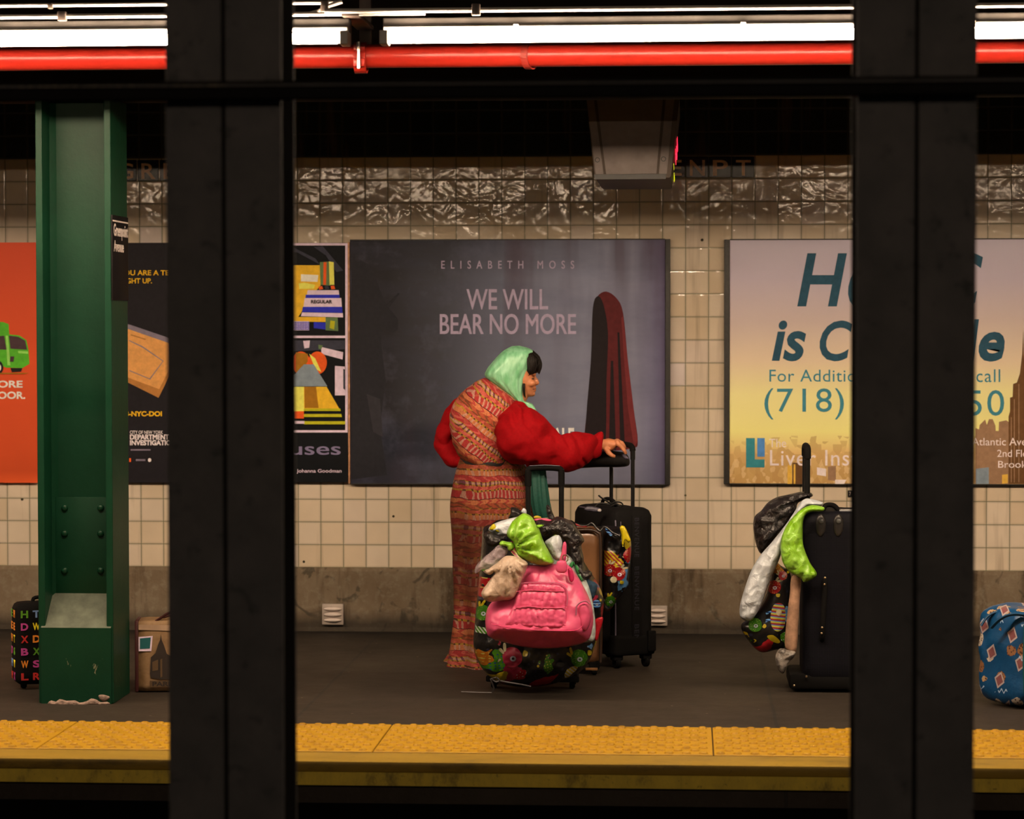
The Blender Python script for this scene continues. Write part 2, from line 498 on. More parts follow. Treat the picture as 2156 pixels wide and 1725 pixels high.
M_REDPAINT = simple('red_standpipe_paint', (.22, .0110, .0065), .3, spec=.25, bump=.06, bscale=12, var=.05)
M_WHITEPAINT = simple('grey_white_enamel', (.30, .27, .25), .35, var=.12, scale=5)
M_HOUSE = simple('grimy_grey_housing', (.020, .018, .017), .6, var=.4, scale=8, spec=.2)
M_ROD = simple('glint_rod_white', (.85, .85, .85), .2, var=.02)
M_CONW = simple('white_painted_conduit', (.42, .40, .38), .3, var=.25, scale=5)
M_CONDUIT = simple('galvanised_conduit', (.55, .5, .45), .22, metal=1.0, var=.1, bump=.05)
M_IRON = simple('rusty_hanger_iron', (.05, .035, .03), .6)
def mat_emit(name, c, s):
    t = NT(name); p = t.pos(); n = t.noise(p, 2)
    t.put(t.b.inputs['Base Color'], (.8, .8, .8, 1))
    t.put(t.b.inputs['Emission Color'], t.mix(t.mul(n, .02), c, (c[0]*.97, c[1]*.97, c[2]*.97, 1)))
    t.put(t.b.inputs['Emission Strength'], s); return t.m
M_TUBE = mat_emit('lit_fluorescent_tube', LIGHT+(1,), TUBE_POWER)
M_TUBE2 = mat_emit('lit_fluorescent_tube_near', LIGHT+(1,), NEAR_POWER)

# ------------------------------------------------------------------ the setting
XL, XR = -7.5, 6.5
ZG = ZT0+18*TT             # where cream tiles give way to the dark band
struct(newbox('wall_back', (XL, XR, YW, YW+.15, .30, ZG), M_TILE))
struct(newbox('trim_1', (XL, XR, YW-.001, YW+.15, ZG, 3.1), M_GREENTILE))
# concrete base with a slightly uneven face
bm = bmesh.new(); nx = 240
rows = []
for j, (zz, yy) in enumerate(((0.0, -.030), (.02, -.024), (.29, -.012), (.3075, -.006), (.3075, .1))):
    rows.append([bm.verts.new((XL+(XR-XL)*i/nx, YW+yy+(.004*noise.noise(Vector((i*.7, j*3, 0))) if j < 4 else 0), zz+(.004*noise.noise(Vector((i*.9, 7, 0))) if j in (2, 3) else 0))) for i in range(nx+1)])
for j in range(4):
    for i in range(nx): bm.faces.new((rows[j][i], rows[j][i+1], rows[j+1][i+1], rows[j+1][i]))
bmesh.ops.recalc_face_normals(bm, faces=bm.faces[:])
o = from_bm('baseboard_back', bm, M_BASE); struct(o)
struct(newbox('floor', (XL, XR, 8.76, YW+.1, -.14, 0), M_FLOOR))
struct(newbox('trim_2', (XL, XR, 8.735, 8.925, -.030, .006), M_LEDGE, bevel=.004))
struct(newbox('trim_3', (XL, XR, 8.732, 8.78, -.075, -.0301), M_LEDGEFACE))
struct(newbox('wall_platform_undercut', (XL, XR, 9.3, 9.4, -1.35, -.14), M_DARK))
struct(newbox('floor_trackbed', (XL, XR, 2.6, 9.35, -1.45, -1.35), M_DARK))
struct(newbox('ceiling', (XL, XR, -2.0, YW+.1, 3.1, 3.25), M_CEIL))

# tactile warning panels, each 1.18 m long with staggered truncated domes
def tactile_panel(x0, label):
    bm = bmesh.new(); x1 = x0+1.176
    box(bm, x0+.002, x1-.002, 8.932, 9.545, 0, .008, bevel=.002, seg=1)
    px_, py_ = .0588, .0555
    for j in range(11):
        for i in range(20):
            cx = x0+.018+px_*(i+(.5 if j % 2 else 0))+.006; cy = 8.958+py_*j
            if cx > x1-.014: continue
            a = []
            for r, z in ((.0165, .0079), (.0135, .0130), (.0095, .0152)):
                a.append([bm.verts.new((cx+r*math.cos(k*PI/4), cy+r*math.sin(k*PI/4), z)) for k in range(8)])
            for q in range(2):
                for k in range(8): bm.faces.new((a[q][k], a[q][(k+1) % 8], a[q+1][(k+1) % 8], a[q+1][k]))
            bm.faces.new(a[2])
    o = from_bm('tactile_panel', bm, M_TACTILE)
    tag(o, label, 'tactile paving', 'yellow tactile warning panels along the platform edge')
for k, lb in ((-3, 'yellow domed tactile panel beyond the left edge of the view'), (2, 'yellow domed tactile panel beyond the right edge of the view'), (-2, 'yellow domed tactile panel at the far left end of the platform edge strip'),
              (-1, 'yellow domed tactile panel cut by the left dark column, in front of the green pillar'),
              (0, 'yellow domed tactile panel in front of the woman and her luggage'),
              (1, 'yellow domed tactile panel at the right, partly behind the right dark column')):
    tactile_panel(-1.081+1.176*k, lb)

# ------------------------------------------------------------------ lights of the far platform
ZT = P(1100, 77, 9.0).z
def fixture(x0, x1, Y, z, mt, label, group, housing=True):
    t = thing('fluorescent_light', label, 'light', ((x0+x1)/2, Y, z), group)
    bm = bmesh.new(); tube(bm, [(x0, Y, z), (x0+.01, Y, z), (x1-.01, Y, z), (x1, Y, z)], [.012, .0195, .0195, .012], 16)
    bmesh.ops.recalc_face_normals(bm, faces=bm.faces[:])
    o = from_bm('tube', bm, mt, t); smooth_angle(o, 50)
    for xx, s in ((x0, -1), (x1, 1)):
        bm = bmesh.new(); box(bm, min(xx, xx+s*.03), max(xx, xx+s*.03), Y-.022, Y+.06, z-.024, z+.024, bevel=.004)
        from_bm('lamp_socket', bm, M_WHITEPAINT, t)
    if housing:
        bm = bmesh.new()
        box(bm, x0-.025, x1+.025, Y+.050, Y+.125, z-.01, z+.074, bevel=.004)
        from_bm('housing', bm, M_HOUSE, t)
        bm = bmesh.new(); tube(bm, [(x0-.02, Y+.035, z+.034), (x1+.02, Y+.035, z+.034)], .0085, 10)  # added white rod standing in for the tube's reflection on the housing
        o = from_bm('glint_rod', bm, M_ROD, t); smooth_angle(o, 60)
        for q in (.18, .5, .82):
            bm = bmesh.new(); xx = x0+(x1-x0)*q
            box(bm, xx-.009, xx+.009, Y+.018, Y+.05, z+.018, z+.046, bevel=.002)
            from_bm('rod_clip', bm, M_WHITEPAINT, t)
    return t
xb0 = P(818, 77, 9.0).x; xa1 = P(716, 79, 9.0).x; LT = 2.44
G1 = 'fluorescent lights along the far platform edge'
fixture(xa1-LT, xa1, 9.0, ZT, M_TUBE, 'lit fluorescent tube light on the left, ending just before the red pipe clamp', G1)
fixture(xb0, xb0+LT, 9.0, ZT, M_TUBE, 'long lit fluorescent tube light above the woman, right of the pipe clamp', G1)
fixture(xb0+LT+.17, xb0+LT*2+.17, 9.0, ZT, M_TUBE, 'lit fluorescent tube light beyond the right dark column', G1)
fixture(xa1-LT*2-.17, xa1-LT-.17, 9.0, ZT, M_TUBE, 'lit fluorescent tube light beyond the left edge of view', G1)
G2 = 'fluorescent lights over the near platform'
for k in range(4):
    fixture(-5.2+k*2.65, -5.2+k*2.65+LT, 1.2, 2.82, M_TUBE2, ('leftmost', 'second from the left', 'third from the left', 'rightmost')[k]+' of the tube lights over the near platform', G2, False)

# red standpipe with its strap and clamp
YP = 9.38; zp = P(1100, 116, YP).z
sp = thing('standpipe', 'bright red horizontal standpipe running below the fluorescent tubes', 'pipe', (0, YP, zp))
newtube('pipe', [(XL, YP, zp), (XR, YP, zp)], .0425, M_REDPAINT, sp, 28)
xs = P(1115, 115, YP).x
bm = bmesh.new()
rings = []
for k in range(24):
    a = 2*PI*k/24
    rings.append([bm.verts.new((xs+dx+.018*math.cos(a), YP+r*math.cos(a), zp+r*math.sin(a)*1.03-.002)) for dx, r in ((-.012, .0428), (-.012, .0485), (.012, .0485), (.012, .0428))])
for k in range(24):
    for q in range(3): bm.faces.new((rings[k][q], rings[(k+1) % 24][q], rings[(k+1) % 24][q+1], rings[k][q+1]))
bmesh.ops.recalc_face_normals(bm, faces=bm.faces[:])
from_bm('strap', bm, simple('dull_red_strap_paint', (.15, .012, .008), .5, spec=.2), sp)
xc = P(760, 120, YP).x
hg = thing('pipe_hanger', 'red painted pipe clamp hanging on a dark iron bracket between two tubes', 'pipe clamp', (xc, YP, zp))
bm = bmesh.new(); rg = []
for k in range(24):
    a = 2*PI*k/24
    rg.append([bm.verts.new((xc+dx, YP+r*math.cos(a), zp-.006+r*math.sin(a)*1.1)) for dx, r in ((-.022, .043), (-.022, .051), (.022, .051), (.022, .043))])
for k in range(24):
    for q in range(3): bm.faces.new((rg[k][q], rg[(k+1) % 24][q], rg[(k+1) % 24][q+1], rg[k][q+1]))
bmesh.ops.recalc_face_normals(bm, faces=bm.faces[:])
from_bm('clamp_ring', bm, M_REDPAINT, hg)
bm = bmesh.new()
bm.free()
for s in (-1, 1): newbox('clamp_lug', (xc-.020, xc+.020, YP-.062, YP-.046, zp+.002*s+(.012 if s > 0 else -.040), zp+(.036 if s > 0 else -.012)), M_REDPAINT, hg, .003)
newtube('bolt', [(xc, YP-.068, zp-.05), (xc, YP-.068, zp+.045)], .007, M_CONDUIT, hg, 8)
newbox('bracket', (xc-.012, xc+.030, YP+.05, YP+.075, zp-.03, zp+.5), M_IRON, hg, .002)
newbox('bracket_arm', (xc-.02, xc+.04, 9.0, YP+.05, zp+.10, zp+.115), M_IRON, hg, .002)

# thin conduits above the tubes
Gc = 'thin metal conduits above the tubes'
def conduit(label, pts, r, cps):
    t = thing('conduit', label, 'conduit', pts[0], Gc)
    newtube('pipe', pts, r, M_CONW, t, 12)
    for cx, cy, cw, ch in cps:
        c = P(cx, cy, pts[0][1]-.012)
        newbox('coupling', (c.x-cw*PX(9), c.x+cw*PX(9), c.y-.005, c.y+.02, c.z-ch*PX(9), c.z+ch*PX(9)), M_IRON, t, .003)
zc1 = P(1100, 20, 8.99).z; zj = P(640, 30, 8.99)
conduit('thin shiny conduit just above the tube housings, right of its bend', [(x, 8.99, zc1) for x in (P(684, 20, 8.99).x, -.3, 1, 2, XR)], .0085, [(1002, 20, 9, 12)])
conduit('thin shiny conduit above the tube housings on the left, bending up at its end', [(x, 9.015, P(640, 30, 9.015).z) for x in (XL, -4, -2, -.9)]+[tuple(P(650, 30, 9.015)), tuple(P(672, 24, 9.015)), tuple(P(688, 14, 9.015)), tuple(P(720, 3, 9.015))], .008, [(130, 34, 9, 10), (683, 13, 8, 12)])
conduit('topmost thin conduit at the upper left', [(x, 9.05, P(300, 9, 9.05).z) for x in (XL, -3, -1.2)], .007, [(105, 12, 5, 6)])

# girder over the far platform's columns, and its brown web
g = newbox('girder', (XL, XR, 10.0, 10.32, 2.365, 3.098), M_GIRDER, bevel=.01)
tag(g, 'dark girder carried by the green pillar, running along the platform', 'beam')
# ------------------------------------------------------------------ dark columns between the tracks and their beam
def track_column(cx_px, label):
    Yc = 5.76; c = P(cx_px, 900, Yc).x
    t = thing('steel_column', label, 'column', (c, Yc+.08, -1.35), 'dark steel columns between the tracks')
    hw = 123.5*PX(Yc); gp = 4.5*PX(Yc)
    for s in (-1, 1):
        x0, x1 = (c-hw, c-gp) if s < 0 else (c+gp, c+hw)
        newbox('flange_plate', (x0, x1, Yc, Yc+.014, -1.35, 3.1), M_STEEL, t, .002)
        newbox('rear_flange', (x0, x1, Yc+.188, Yc+.202, -1.35, 3.1), M_STEEL, t, .002)
    newbox('web', (c-gp+.0005, c+gp-.0005, Yc+.006, Yc+.196, -1.35, 3.1), M_BLACKPAINT, t)
    for s in (-1, 1):
        newbox('side_plate', (c+s*hw-(.012 if s > 0 else 0), c+s*hw+(0 if s > 0 else .012), Yc+.0145, Yc+.1875, -1.35, 3.1), M_BLACKPAINT, t)
    return t
track_column(473, 'left dark steel column in the foreground, dust caught above the beam')
track_column(1928, 'right dark steel column in the foreground, in front of the pale poster')
Yb = 5.68
zb0, zb1 = P(500, 207, Yb).z, P(500, 169, Yb).z
bb = thing('cross_beam', 'black horizontal beam bolted across the foreground steel columns', 'beam', (0, Yb, zb0))
newbox('beam_web', (XL, XR, Yb+.012, Yb+.06, zb0, zb1), M_BLACKPAINT, bb, .002)
newbox('beam_lip', (XL, XR, Yb-.004, Yb+.0115, zb0+.026, zb0+.030), M_STEEL, bb, .001)

# ------------------------------------------------------------------ green platform column
YC = 10.05
c0 = P(75, 900, YC); gx0 = P(78, 900, YC).x; gx1 = P(236, 900, YC).x
gc = thing('green_column', 'green riveted steel pillar on the platform behind the tactile strip', 'column', ((gx0+gx1)/2, YC+.15, 0))
ft = .027
def flange(xa, xb, mat=M_GREEN):
    bm = bmesh.new(); box(bm, xa, xb, YC, YC+.30, .0, 2.365, bevel=.004)
    return from_bm('flange', bm, mat, gc)
flange(gx0, gx0+ft); flange(gx1-ft, gx1)
newbox('web', (gx0+ft, gx1-ft, YC+.14, YC+.158, 0, 2.365), M_GREEN, gc)
bm = bmesh.new()                                    # weld fillet beside the web
for xx, s in ((gx0+ft, 1), (gx1-ft, -1)):
    v = [bm.verts.new(p) for z in (.4, 2.36) for p in ((xx, YC+.118, z), (xx+s*.022, YC+.1395, z), (xx, YC+.1395, z))]
    for q in ((0, 1, 4, 3), (1, 2, 5, 4), (2, 0, 3, 5)): bm.faces.new([v[i] for i in q])
bmesh.ops.recalc_face_normals(bm, faces=bm.faces[:])
from_bm('fillet', bm, M_GREEN, gc)
zs0, zs1 = P(165, 1250, YC+.13).z, P(165, 1047, YC+.13).z
newbox('splice_plate', (gx0+ft+.012, gx1-ft-.002, YC+.128, YC+.1395, zs0-.12, zs1), M_GREEN, gc, .002)
for ry in (1070, 1124, 1202):
    for rx in (136, 212):
        c = P(rx, ry, YC+.127); bm = bmesh.new(); sphere(bm, (0, 0, 0), (.014, .010, .014), 12)
        bmesh.ops.translate(bm, verts=bm.verts[:], vec=c)
        o = from_bm('rivet', bm, M_GREEN, gc, True)
# concrete-filled foot with a sloping top in a paler green
zt, zf = P(165, 1250, YC+.12).z, P(165, 1322, YC+.0).z
bm = bmesh.new()
xa, xb = gx0+ft*.4, gx1-ft*.3
prof = [(YC-.006, 0.0), (YC-.006, zf), (YC+.127, zt), (YC+.127, 0)]
L = [bm.verts.new((xa+(.018 if i == 2 else 0), y, z)) for i, (y, z) in enumerate(prof)]; Rr = [bm.verts.new((xb, y, z)) for y, z in prof]
fs = [bm.faces.new(L), bm.faces.new(Rr[::-1])]
for i in range(4):
    f = bm.faces.new((L[i], L[(i+1) % 4], Rr[(i+1) % 4], Rr[i])); f.material_index = 1 if i == 1 else 0
bmesh.ops.recalc_face_normals(bm, faces=bm.faces[:])
from_bm('foot_casing', bm, [M_GREEN, M_GREENPALE], gc)
sk = pillow('plaster_crumbs', [(100, 1482), (108, 1475), (118, 1478), (126, 1472), (140, 1476), (158, 1475), (168, 1480), (184, 1476), (192, 1471), (204, 1474), (212, 1479), (226, 1478), (232, 1483), (216, 1486), (196, 1485), (176, 1489), (150, 1487), (126, 1490), (110, 1487)], YC-.014, .006, M_PLASTER, gc, gs=.005, closed_smooth=2, wr=folds(.005, 60, 0, 1))
sk2 = pillow('plaster_patch', [(207, 1466), (212, 1463), (222, 1464), (231, 1468), (227, 1474), (219, 1478), (211, 1474)], YC-.006, .006, M_PLASTER, gc, gs=.005)
# station sign on the column's right side
M_SIGNBLACK = simple('black_sign_enamel', (.006, .005, .0055), .6, spec=.12)
M_SIGNWHITE = simple('white_sign_lettering', (.55, .48, .46), .5)
sx = gx1+.001
y0s, y1s = YC-.004, YC+.285
zst, zsb = P(236, 452, YC).z, P(236, 632, YC).z
ss = thing('station_sign', 'narrow black station name sign fixed to the right side of the green pillar', 'sign', (sx+.008, (y0s+y1s)/2, zsb))
newbox('sign_panel', (sx, sx+.006, y0s, y1s, zsb, zst), M_SIGNBLACK, ss, .002)
newbox('white_line', (sx+.0062, sx+.007, y0s+.004, y1s-.004, zst-.026, zst-.020), M_SIGNWHITE, ss)
def side_text(s, w0, w1, z0, z1):
    me = text_mesh(s, .02)
    xs_ = [v.co.x for v in me.vertices]; ys_ = [v.co.y for v in me.vertices]
    for v in me.vertices:
        u = (v.co.x-min(xs_))/(max(xs_)-min(xs_)); w = (v.co.y-min(ys_))/(max(ys_)-min(ys_))
        v.co = Vector((sx+.0064+.0008*(v.co.z+.02)/.04, w0+(w1-w0)*u, z0+(z1-z0)*w))
    link('lettering', me, M_SIGNWHITE, ss)
zz = lambda py: P(250, py, YC+.1).z
side_text('Greenpoint', y0s+.02, y1s-.012, zz(506), zz(472)); side_text('Avenue', y0s+.02, y0s+.20, zz(531), zz(507))

# ------------------------------------------------------------------ station name tiles
def letters(name, label, chars, x_first, y0=330, y1=374, pitch=48.4):
    Y = YW-.004; n = len(chars)
    t = thing(name, label, 'sign', tuple(P(x_first+n*pitch/2, 374, Y)), 'station name tiles high on the wall')
    bm = bmesh.new()
    for i in range(n):
        a = P(x_first+i*pitch+.8, y0, Y); b = P(x_first+(i+1)*pitch-.8, y1, Y)
        box(bm, a.x, b.x, Y-.002, Y+.006, b.z, a.z, bevel=.0025, seg=1)
    o = from_bm('letter_tiles', bm, M_BLACKTILE, t)
    for i, ch in enumerate(chars):
        x = x_first+i*pitch
        text('letter', ch, x+9, y0+7, x+pitch-8, y1-4, Y-.0022, M_GOLDLETTER, t, bold=.012)
letters('name_tiles', 'black tiles with tan letters high on the wall between the green pillar and dark column', 'GREENPT', 242, 337, 381, 46.6)
letters('name_tiles', 'black tiles with tan letters high on the wall right of the hanging clock box', 'GREENPT', 1250)

# ------------------------------------------------------------------ hanging train clock box seen end-on
YS = 10.85
M_CLK = simple('grey_metal_end_panel', (.115, .097, .094), .6, spec=.2, bump=.1, bscale=40)
M_CLKBLK = simple('black_metal_casing', (.010, .010, .011), .5)
def pbox(name, quadF, Y0, quadB, Y1, mat, parent, bevel=0):
    "solid between a front quad at Y0 and a back quad at Y1 (photo px, clockwise from top left)"
    bm = bmesh.new(); a = [bm.verts.new(P(x, y, Y0)) for x, y in quadF]; b = [bm.verts.new(P(x, y, Y1)) for x, y in quadB]
    bm.faces.new(a); bm.faces.new(b[::-1])
    n = len(a)
    for i in range(n): bm.faces.new((a[i], b[i], b[(i+1) % n], a[(i+1) % n]))
    bmesh.ops.recalc_face_normals(bm, faces=bm.faces[:])
    if bevel: bmesh.ops.bevel(bm, geom=bm.edges[:], offset=bevel, segments=2, affect='EDGES')
    o = from_bm(name, bm, mat, parent)
    if bevel: smooth_angle(o, 40)
    return o
ck = thing('train_clock_box', 'grey ended box of the train clock hanging in front of the tiled wall', 'sign', tuple(P(1330, 378, YS+.4)))
def frameX(px, py, Y):  # same world x/z at another depth
    p = P(px, py, YS); return p
q = [(1234, 205), (1431, 205), (1412, 374), (1252, 374)]
pF = [P(x, y, YS) for x, y in q]
bm = bmesh.new(); a = [bm.verts.new(p) for p in pF]; DL = .95
b = [bm.verts.new(p+Vector((0, DL, 0))) for p in pF]
bm.faces.new(a); bm.faces.new(b[::-1])
for i in range(4): bm.faces.new((a[i], b[i], b[(i+1) % 4], a[(i+1) % 4]))
bmesh.ops.recalc_face_normals(bm, faces=bm.faces[:]); bmesh.ops.bevel(bm, geom=bm.edges[:], offset=.004, segments=2, affect='EDGES')
o = from_bm('casing', bm, simple('grey_brown_casing', (.06, .045, .036), .6, spec=.2), ck); smooth_angle(o, 40)
pbox('end_panel', [(1256, 206), (1396, 206), (1382, 366), (1276, 367)], YS-.010, [(1256, 206), (1396, 206), (1382, 366), (1276, 367)], YS-.0005, M_CLK, ck, .0015)
pbox('end_strip', [(1235, 206), (1250, 206), (1271, 367), (1254, 367)], YS-.008, [(1235, 206), (1250, 206), (1271, 367), (1254, 367)], YS-.0005, M_CLK, ck, .0015)
pbox('end_strip', [(1402, 206), (1420, 206), (1404, 366), (1387, 366)], YS-.008, [(1402, 206), (1420, 206), (1404, 366), (1387, 366)], YS-.0005, M_CLK, ck, .0015)
pbox('bottom_rail', [(1251, 367.5), (1403, 366.5), (1402, 377), (1252, 378)], YS-.012, [(1251, 367.5), (1403, 366.5), (1402, 377), (1252, 378)], YS+.03, M_CLKBLK, ck, .001)
for bx, by in ((1258, 337), (1397, 335), (1327, 297)):
    c = P(bx, by, YS-.009)
    newtube('screw', [c, c+Vector((0, -.006, 0))], .0105, M_CLKBLK if bx != 1327 else M_CLK, ck, 16)
    if bx != 1327: newtube('screw_head', [c+Vector((0, -.0062, 0)), c+Vector((0, -.008, 0))], .0075, M_CLK, ck, 16)
for s in (-.06, .08): newtube('hanger_rod', [pF[0]+Vector((.16+s, .3, -.05)), Vector((pF[0].x+.16+s, YS+.3, 3.099))], .012, M_CLKBLK, ck, 8)
# lit display on its right side: led strokes set into a black window
def led(name, col, s, y0, y1, n, seed, sl):
    rd = random.Random(seed); bm = bmesh.new()
    for i in range(n):
        yy = YS+.05+rd.random()*.80; py = y0+(y1-y0)*rd.random()
        zt_ = P(1424, py, YS).z
        f = (zt_-pF[2].z)/(pF[1].z-pF[2].z)
        xx = pF[2].x+(pF[1].x-pF[2].x)*f+.005
        v = [bm.verts.new((xx+.0015*k, yy+dy, zt_+dz)) for k in (0, 1) for dy, dz in ((0, 0), (.09, -.016*sl), (.09, -.016*sl-.006), (0, -.006))]
        for q_ in ((0, 1, 2, 3), (7, 6, 5, 4), (0, 4, 5, 1), (2, 6, 7, 3), (1, 5, 6, 2), (0, 3, 7, 4)): bm.faces.new([v[k] for k in q_])
    m = mat_emit(name+'_light', col, s)
    return from_bm(name, bm, m, ck)
led('red_display', (1, .01, .05, 1), 2.2, 276, 318, 26, 3, 1)['label'] = 'red lit display rows'
led('yellow_display', (.75, .8, .0, 1), 1.3, 333, 352, 5, 5, 1)['label'] = 'yellow green lit display row'

# ------------------------------------------------------------------ small things on the wall
def vent(x0, y0, x1, y1, label):
    Y = YW-.045; a = P(x0, y0, Y); b = P(x1, y1, Y)
    t = thing('wall_vent', label, 'vent', ((a.x+b.x)/2, Y, b.z), 'louvred vents in the concrete base')
    m = simple('brushed_vent_metal', (.42, .36, .32), .35, var=.2, bump=.1)
    newbox('frame', (a.x, b.x, Y, Y+.02, b.z, a.z), m, t, .003)
    h = (a.z-b.z)
    for k in range(3):
        zc = a.z-h*(.24+.27*k)
        bm = bmesh.new(); sphere(bm, (0, 0, 0), ((b.x-a.x)*.42, .016, h*.085), 16)
        for v in bm.verts: v.co += Vector(((a.x+b.x)/2, Y-.002, zc))
        from_bm('louvre', bm, simple('louvre_enamel', (.80, .70, .66), .3), t, True)
vent(678, 1272, 723, 1316, 'small white louvred vent in the concrete base, left of the woman')
vent(1366, 1276, 1405, 1318, 'small white louvred vent just right of the tall black suitcase')
ns = thing('number_plate', 'tiny black number plate on the tiles under the pale poster by the dark column', 'sign', tuple(P(1800, 1040, YW-.01)))
a, b = P(1785, 1033, YW-.008), P(1822, 1047, YW-.008)
newbox('plate', (a.x, b.x, YW-.008, YW-.0005, b.z, a.z), M_SIGNBLACK, ns, .001)
text('lettering', '7', 1788, 1036, 1792, 1044, YW-.0085, M_SIGNWHITE, ns)
# ------------------------------------------------------------------ posters
YPO = YW-.028
AK[0] = 1.36
def printm(name, c, rough=.55): return simple(name, c, rough, var=.12, scale=45, spec=.15)
def poster(label, x0, y0, x1, y1, mat, frame=None, fw=0, cat='poster', left=True):
    t = thing('poster', label, cat, tuple(P((x0+x1)/2, y1, YPO)), 'posters on the tiled wall')
    a, b = P(x0, y0, YPO), P(x1, y1, YPO)
    newbox('sheet', (a.x, b.x, YPO, YPO+.010, b.z, a.z), mat, t)
    if frame:
        e = fw*PX(YW); f = .012
        bm = bmesh.new()
        if left: box(bm, a.x-e, a.x-.0005, YPO-.008, YW-.0005, b.z-f*.3, a.z+f*.3, bevel=.003)
        box(bm, b.x+.0005, b.x+e, YPO-.008, YW-.0005, b.z-f*.3, a.z+f*.3, bevel=.003)
        box(bm, a.x-.0004, b.x+.0004, YPO-.001, YW-.0005, b.z-.006, b.z-.0003, bevel=.001)
        box(bm, a.x-.0004, b.x+.0004, YPO-.001, YW-.0005, a.z+.0003, a.z+.006, bevel=.001)
        from_bm('frame', bm, frame, t)
    return t
M_FRAME = simple('black_poster_frame', (.012, .011, .010), .45, var=.5, scale=60)
# large blue grey poster
def mat_bluegrey():
    t = NT('blue_grey_poster_print'); p = t.pos(); x, y, z = t.xyz(p)[:3]
    a, b = P(737, 507, YPO), P(1400, 1020, YPO)
    u = t.rng(x, a.x, b.x); v = t.rng(z, b.z, a.z)
    c = t.ramp(u, [(0, A(30, 24, 22)), (.12, A(34, 28, 26)), (.30, A(58, 52, 50)), (.45, A(88, 80, 80)), (.62, A(108, 98, 98)), (.9, A(122, 110, 110)), (.985, A(96, 82, 92)), (1, A(70, 55, 68))])
    c = t.mix(t.rng(v, .28, .0, 0, .25), c, A(52, 48, 56))
    # dark hem of floor between v .2 and .3 as printed
    band = t.mul(t.rng(t.ab(t.sub(v, .17)), .04, .10, 1, 0), t.rng(u, .72, .45, 0, 1))
    c = t.mix(t.mul(band, .75), c, A(26, 24, 27))
    top = t.rng(v, .84, 1.0, 0, .55); c = t.mix(t.mul(top, t.rng(u, .9, .4, 0, 1)), c, A(34, 29, 30))
    st = t.noise(t.mapv(p, (5, 1, .5)), 1.0, 3, .5)
    c = t.mix(t.mul(t.rng(st, .52, .66), t.rng(v, .55, .95, .2, .6)), c, A(62, 38, 38))
    n = t.noise(t.mapv(p, (3, 1, 9)), 1.3, 5, .6)
    c = t.mix(t.mul(t.rng(n, .4, .7), .22), c, A(60, 56, 64))
    sp = t.noise(p, 7, 4, .6)
    c = t.mix(t.mul(t.rng(sp, .5, .75), .10), c, A(140, 126, 132))
    return t.out(c, .5, 0, .15)
p1 = poster('large blue grey poster behind the woman, reading WE WILL BEAR NO MORE', 737, 507, 1400, 1020, mat_bluegrey(), M_FRAME, 11, left=False)
M_PALE = printm('dusty_rose_print', A(158, 128, 128)); M_PALE2 = printm('faint_rose_print', A(122, 98, 98)); M_WHT = printm('pink_white_print', A(235, 205, 200))
text('lettering', 'E L I S A B E T H   M O S S', 929, 549, 1209, 566, YPO-.001, M_PALE, p1, bold=.012, spacing=1.35)
text('lettering', 'WE WILL', 982, 609, 1154, 652, YPO-.001, M_PALE, p1, bold=.013)
text('lettering', 'BEAR NO MORE', 926, 661, 1213, 704, YPO-.001, M_PALE, p1, bold=.013)
text('lettering', 'TALE', 1148, 901, 1209, 937, YPO-.001, M_WHT, p1, bold=.035)
# plain generic stand-in for the printed artwork: a hanging dark red drape
M_DR = printm('dark_red_print', A(88, 24, 22, .8)); M_DR2 = printm('deep_maroon_print', A(34, 21, 20, .6)); M_DR3 = printm('muted_red_print', A(112, 36, 32, .8))
shapes('printed_drape', [
    (crom([(1248, 650), (1258, 624), (1276, 614), (1298, 628), (1312, 660), (1322, 760), (1334, 860), (1343, 930), (1332, 944), (1280, 950), (1232, 948), (1234, 880), (1244, 760)], 4, True), M_DR),
    (crom([(1248, 650), (1258, 624), (1270, 640), (1280, 700), (1277, 800), (1272, 948), (1234, 946), (1234, 880), (1244, 760)], 4, True), M_DR2),
    ([(1286, 760), (1291, 760), (1297, 948), (1282, 949)], M_DR2), ([(1300, 700), (1304, 700), (1316, 946), (1306, 947)], M_DR2),
    ([(1312, 664), (1322, 760), (1334, 860), (1343, 930), (1335, 942), (1322, 860), (1314, 760), (1308, 670)], M_DR3)], YPO, p1)
# faint printed statue-like shadow at its left
M_SH = printm('near_black_print', A(33, 28, 27)); M_SH2 = printm('shadow_brown_print', A(44, 37, 35))
shapes('printed_shadow', [
    ([(740, 560), (760, 548), (782, 560), (800, 610), (812, 640), (802, 720), (812, 800), (800, 900), (815, 1000), (740, 1010)], M_SH),
    ([(790, 660), (812, 640), (838, 672), (838, 694), (826, 702), (806, 690)], M_SH), ([(808, 646), (838, 617), (842, 618), (818, 650)], M_SH),
    ([(772, 830), (800, 840), (806, 920), (786, 910)], M_SH2)], YPO, p1)
newbox('worn_edge', (P(733, 760, YPO).x, P(736.6, 760, YPO).x, YPO-.004, YW-.001, P(735, 1018, YPO).z, P(735, 510, YPO).z), simple('chipped_wooden_edge', A(160, 100, 60), .6, var=.5, scale=40), p1)

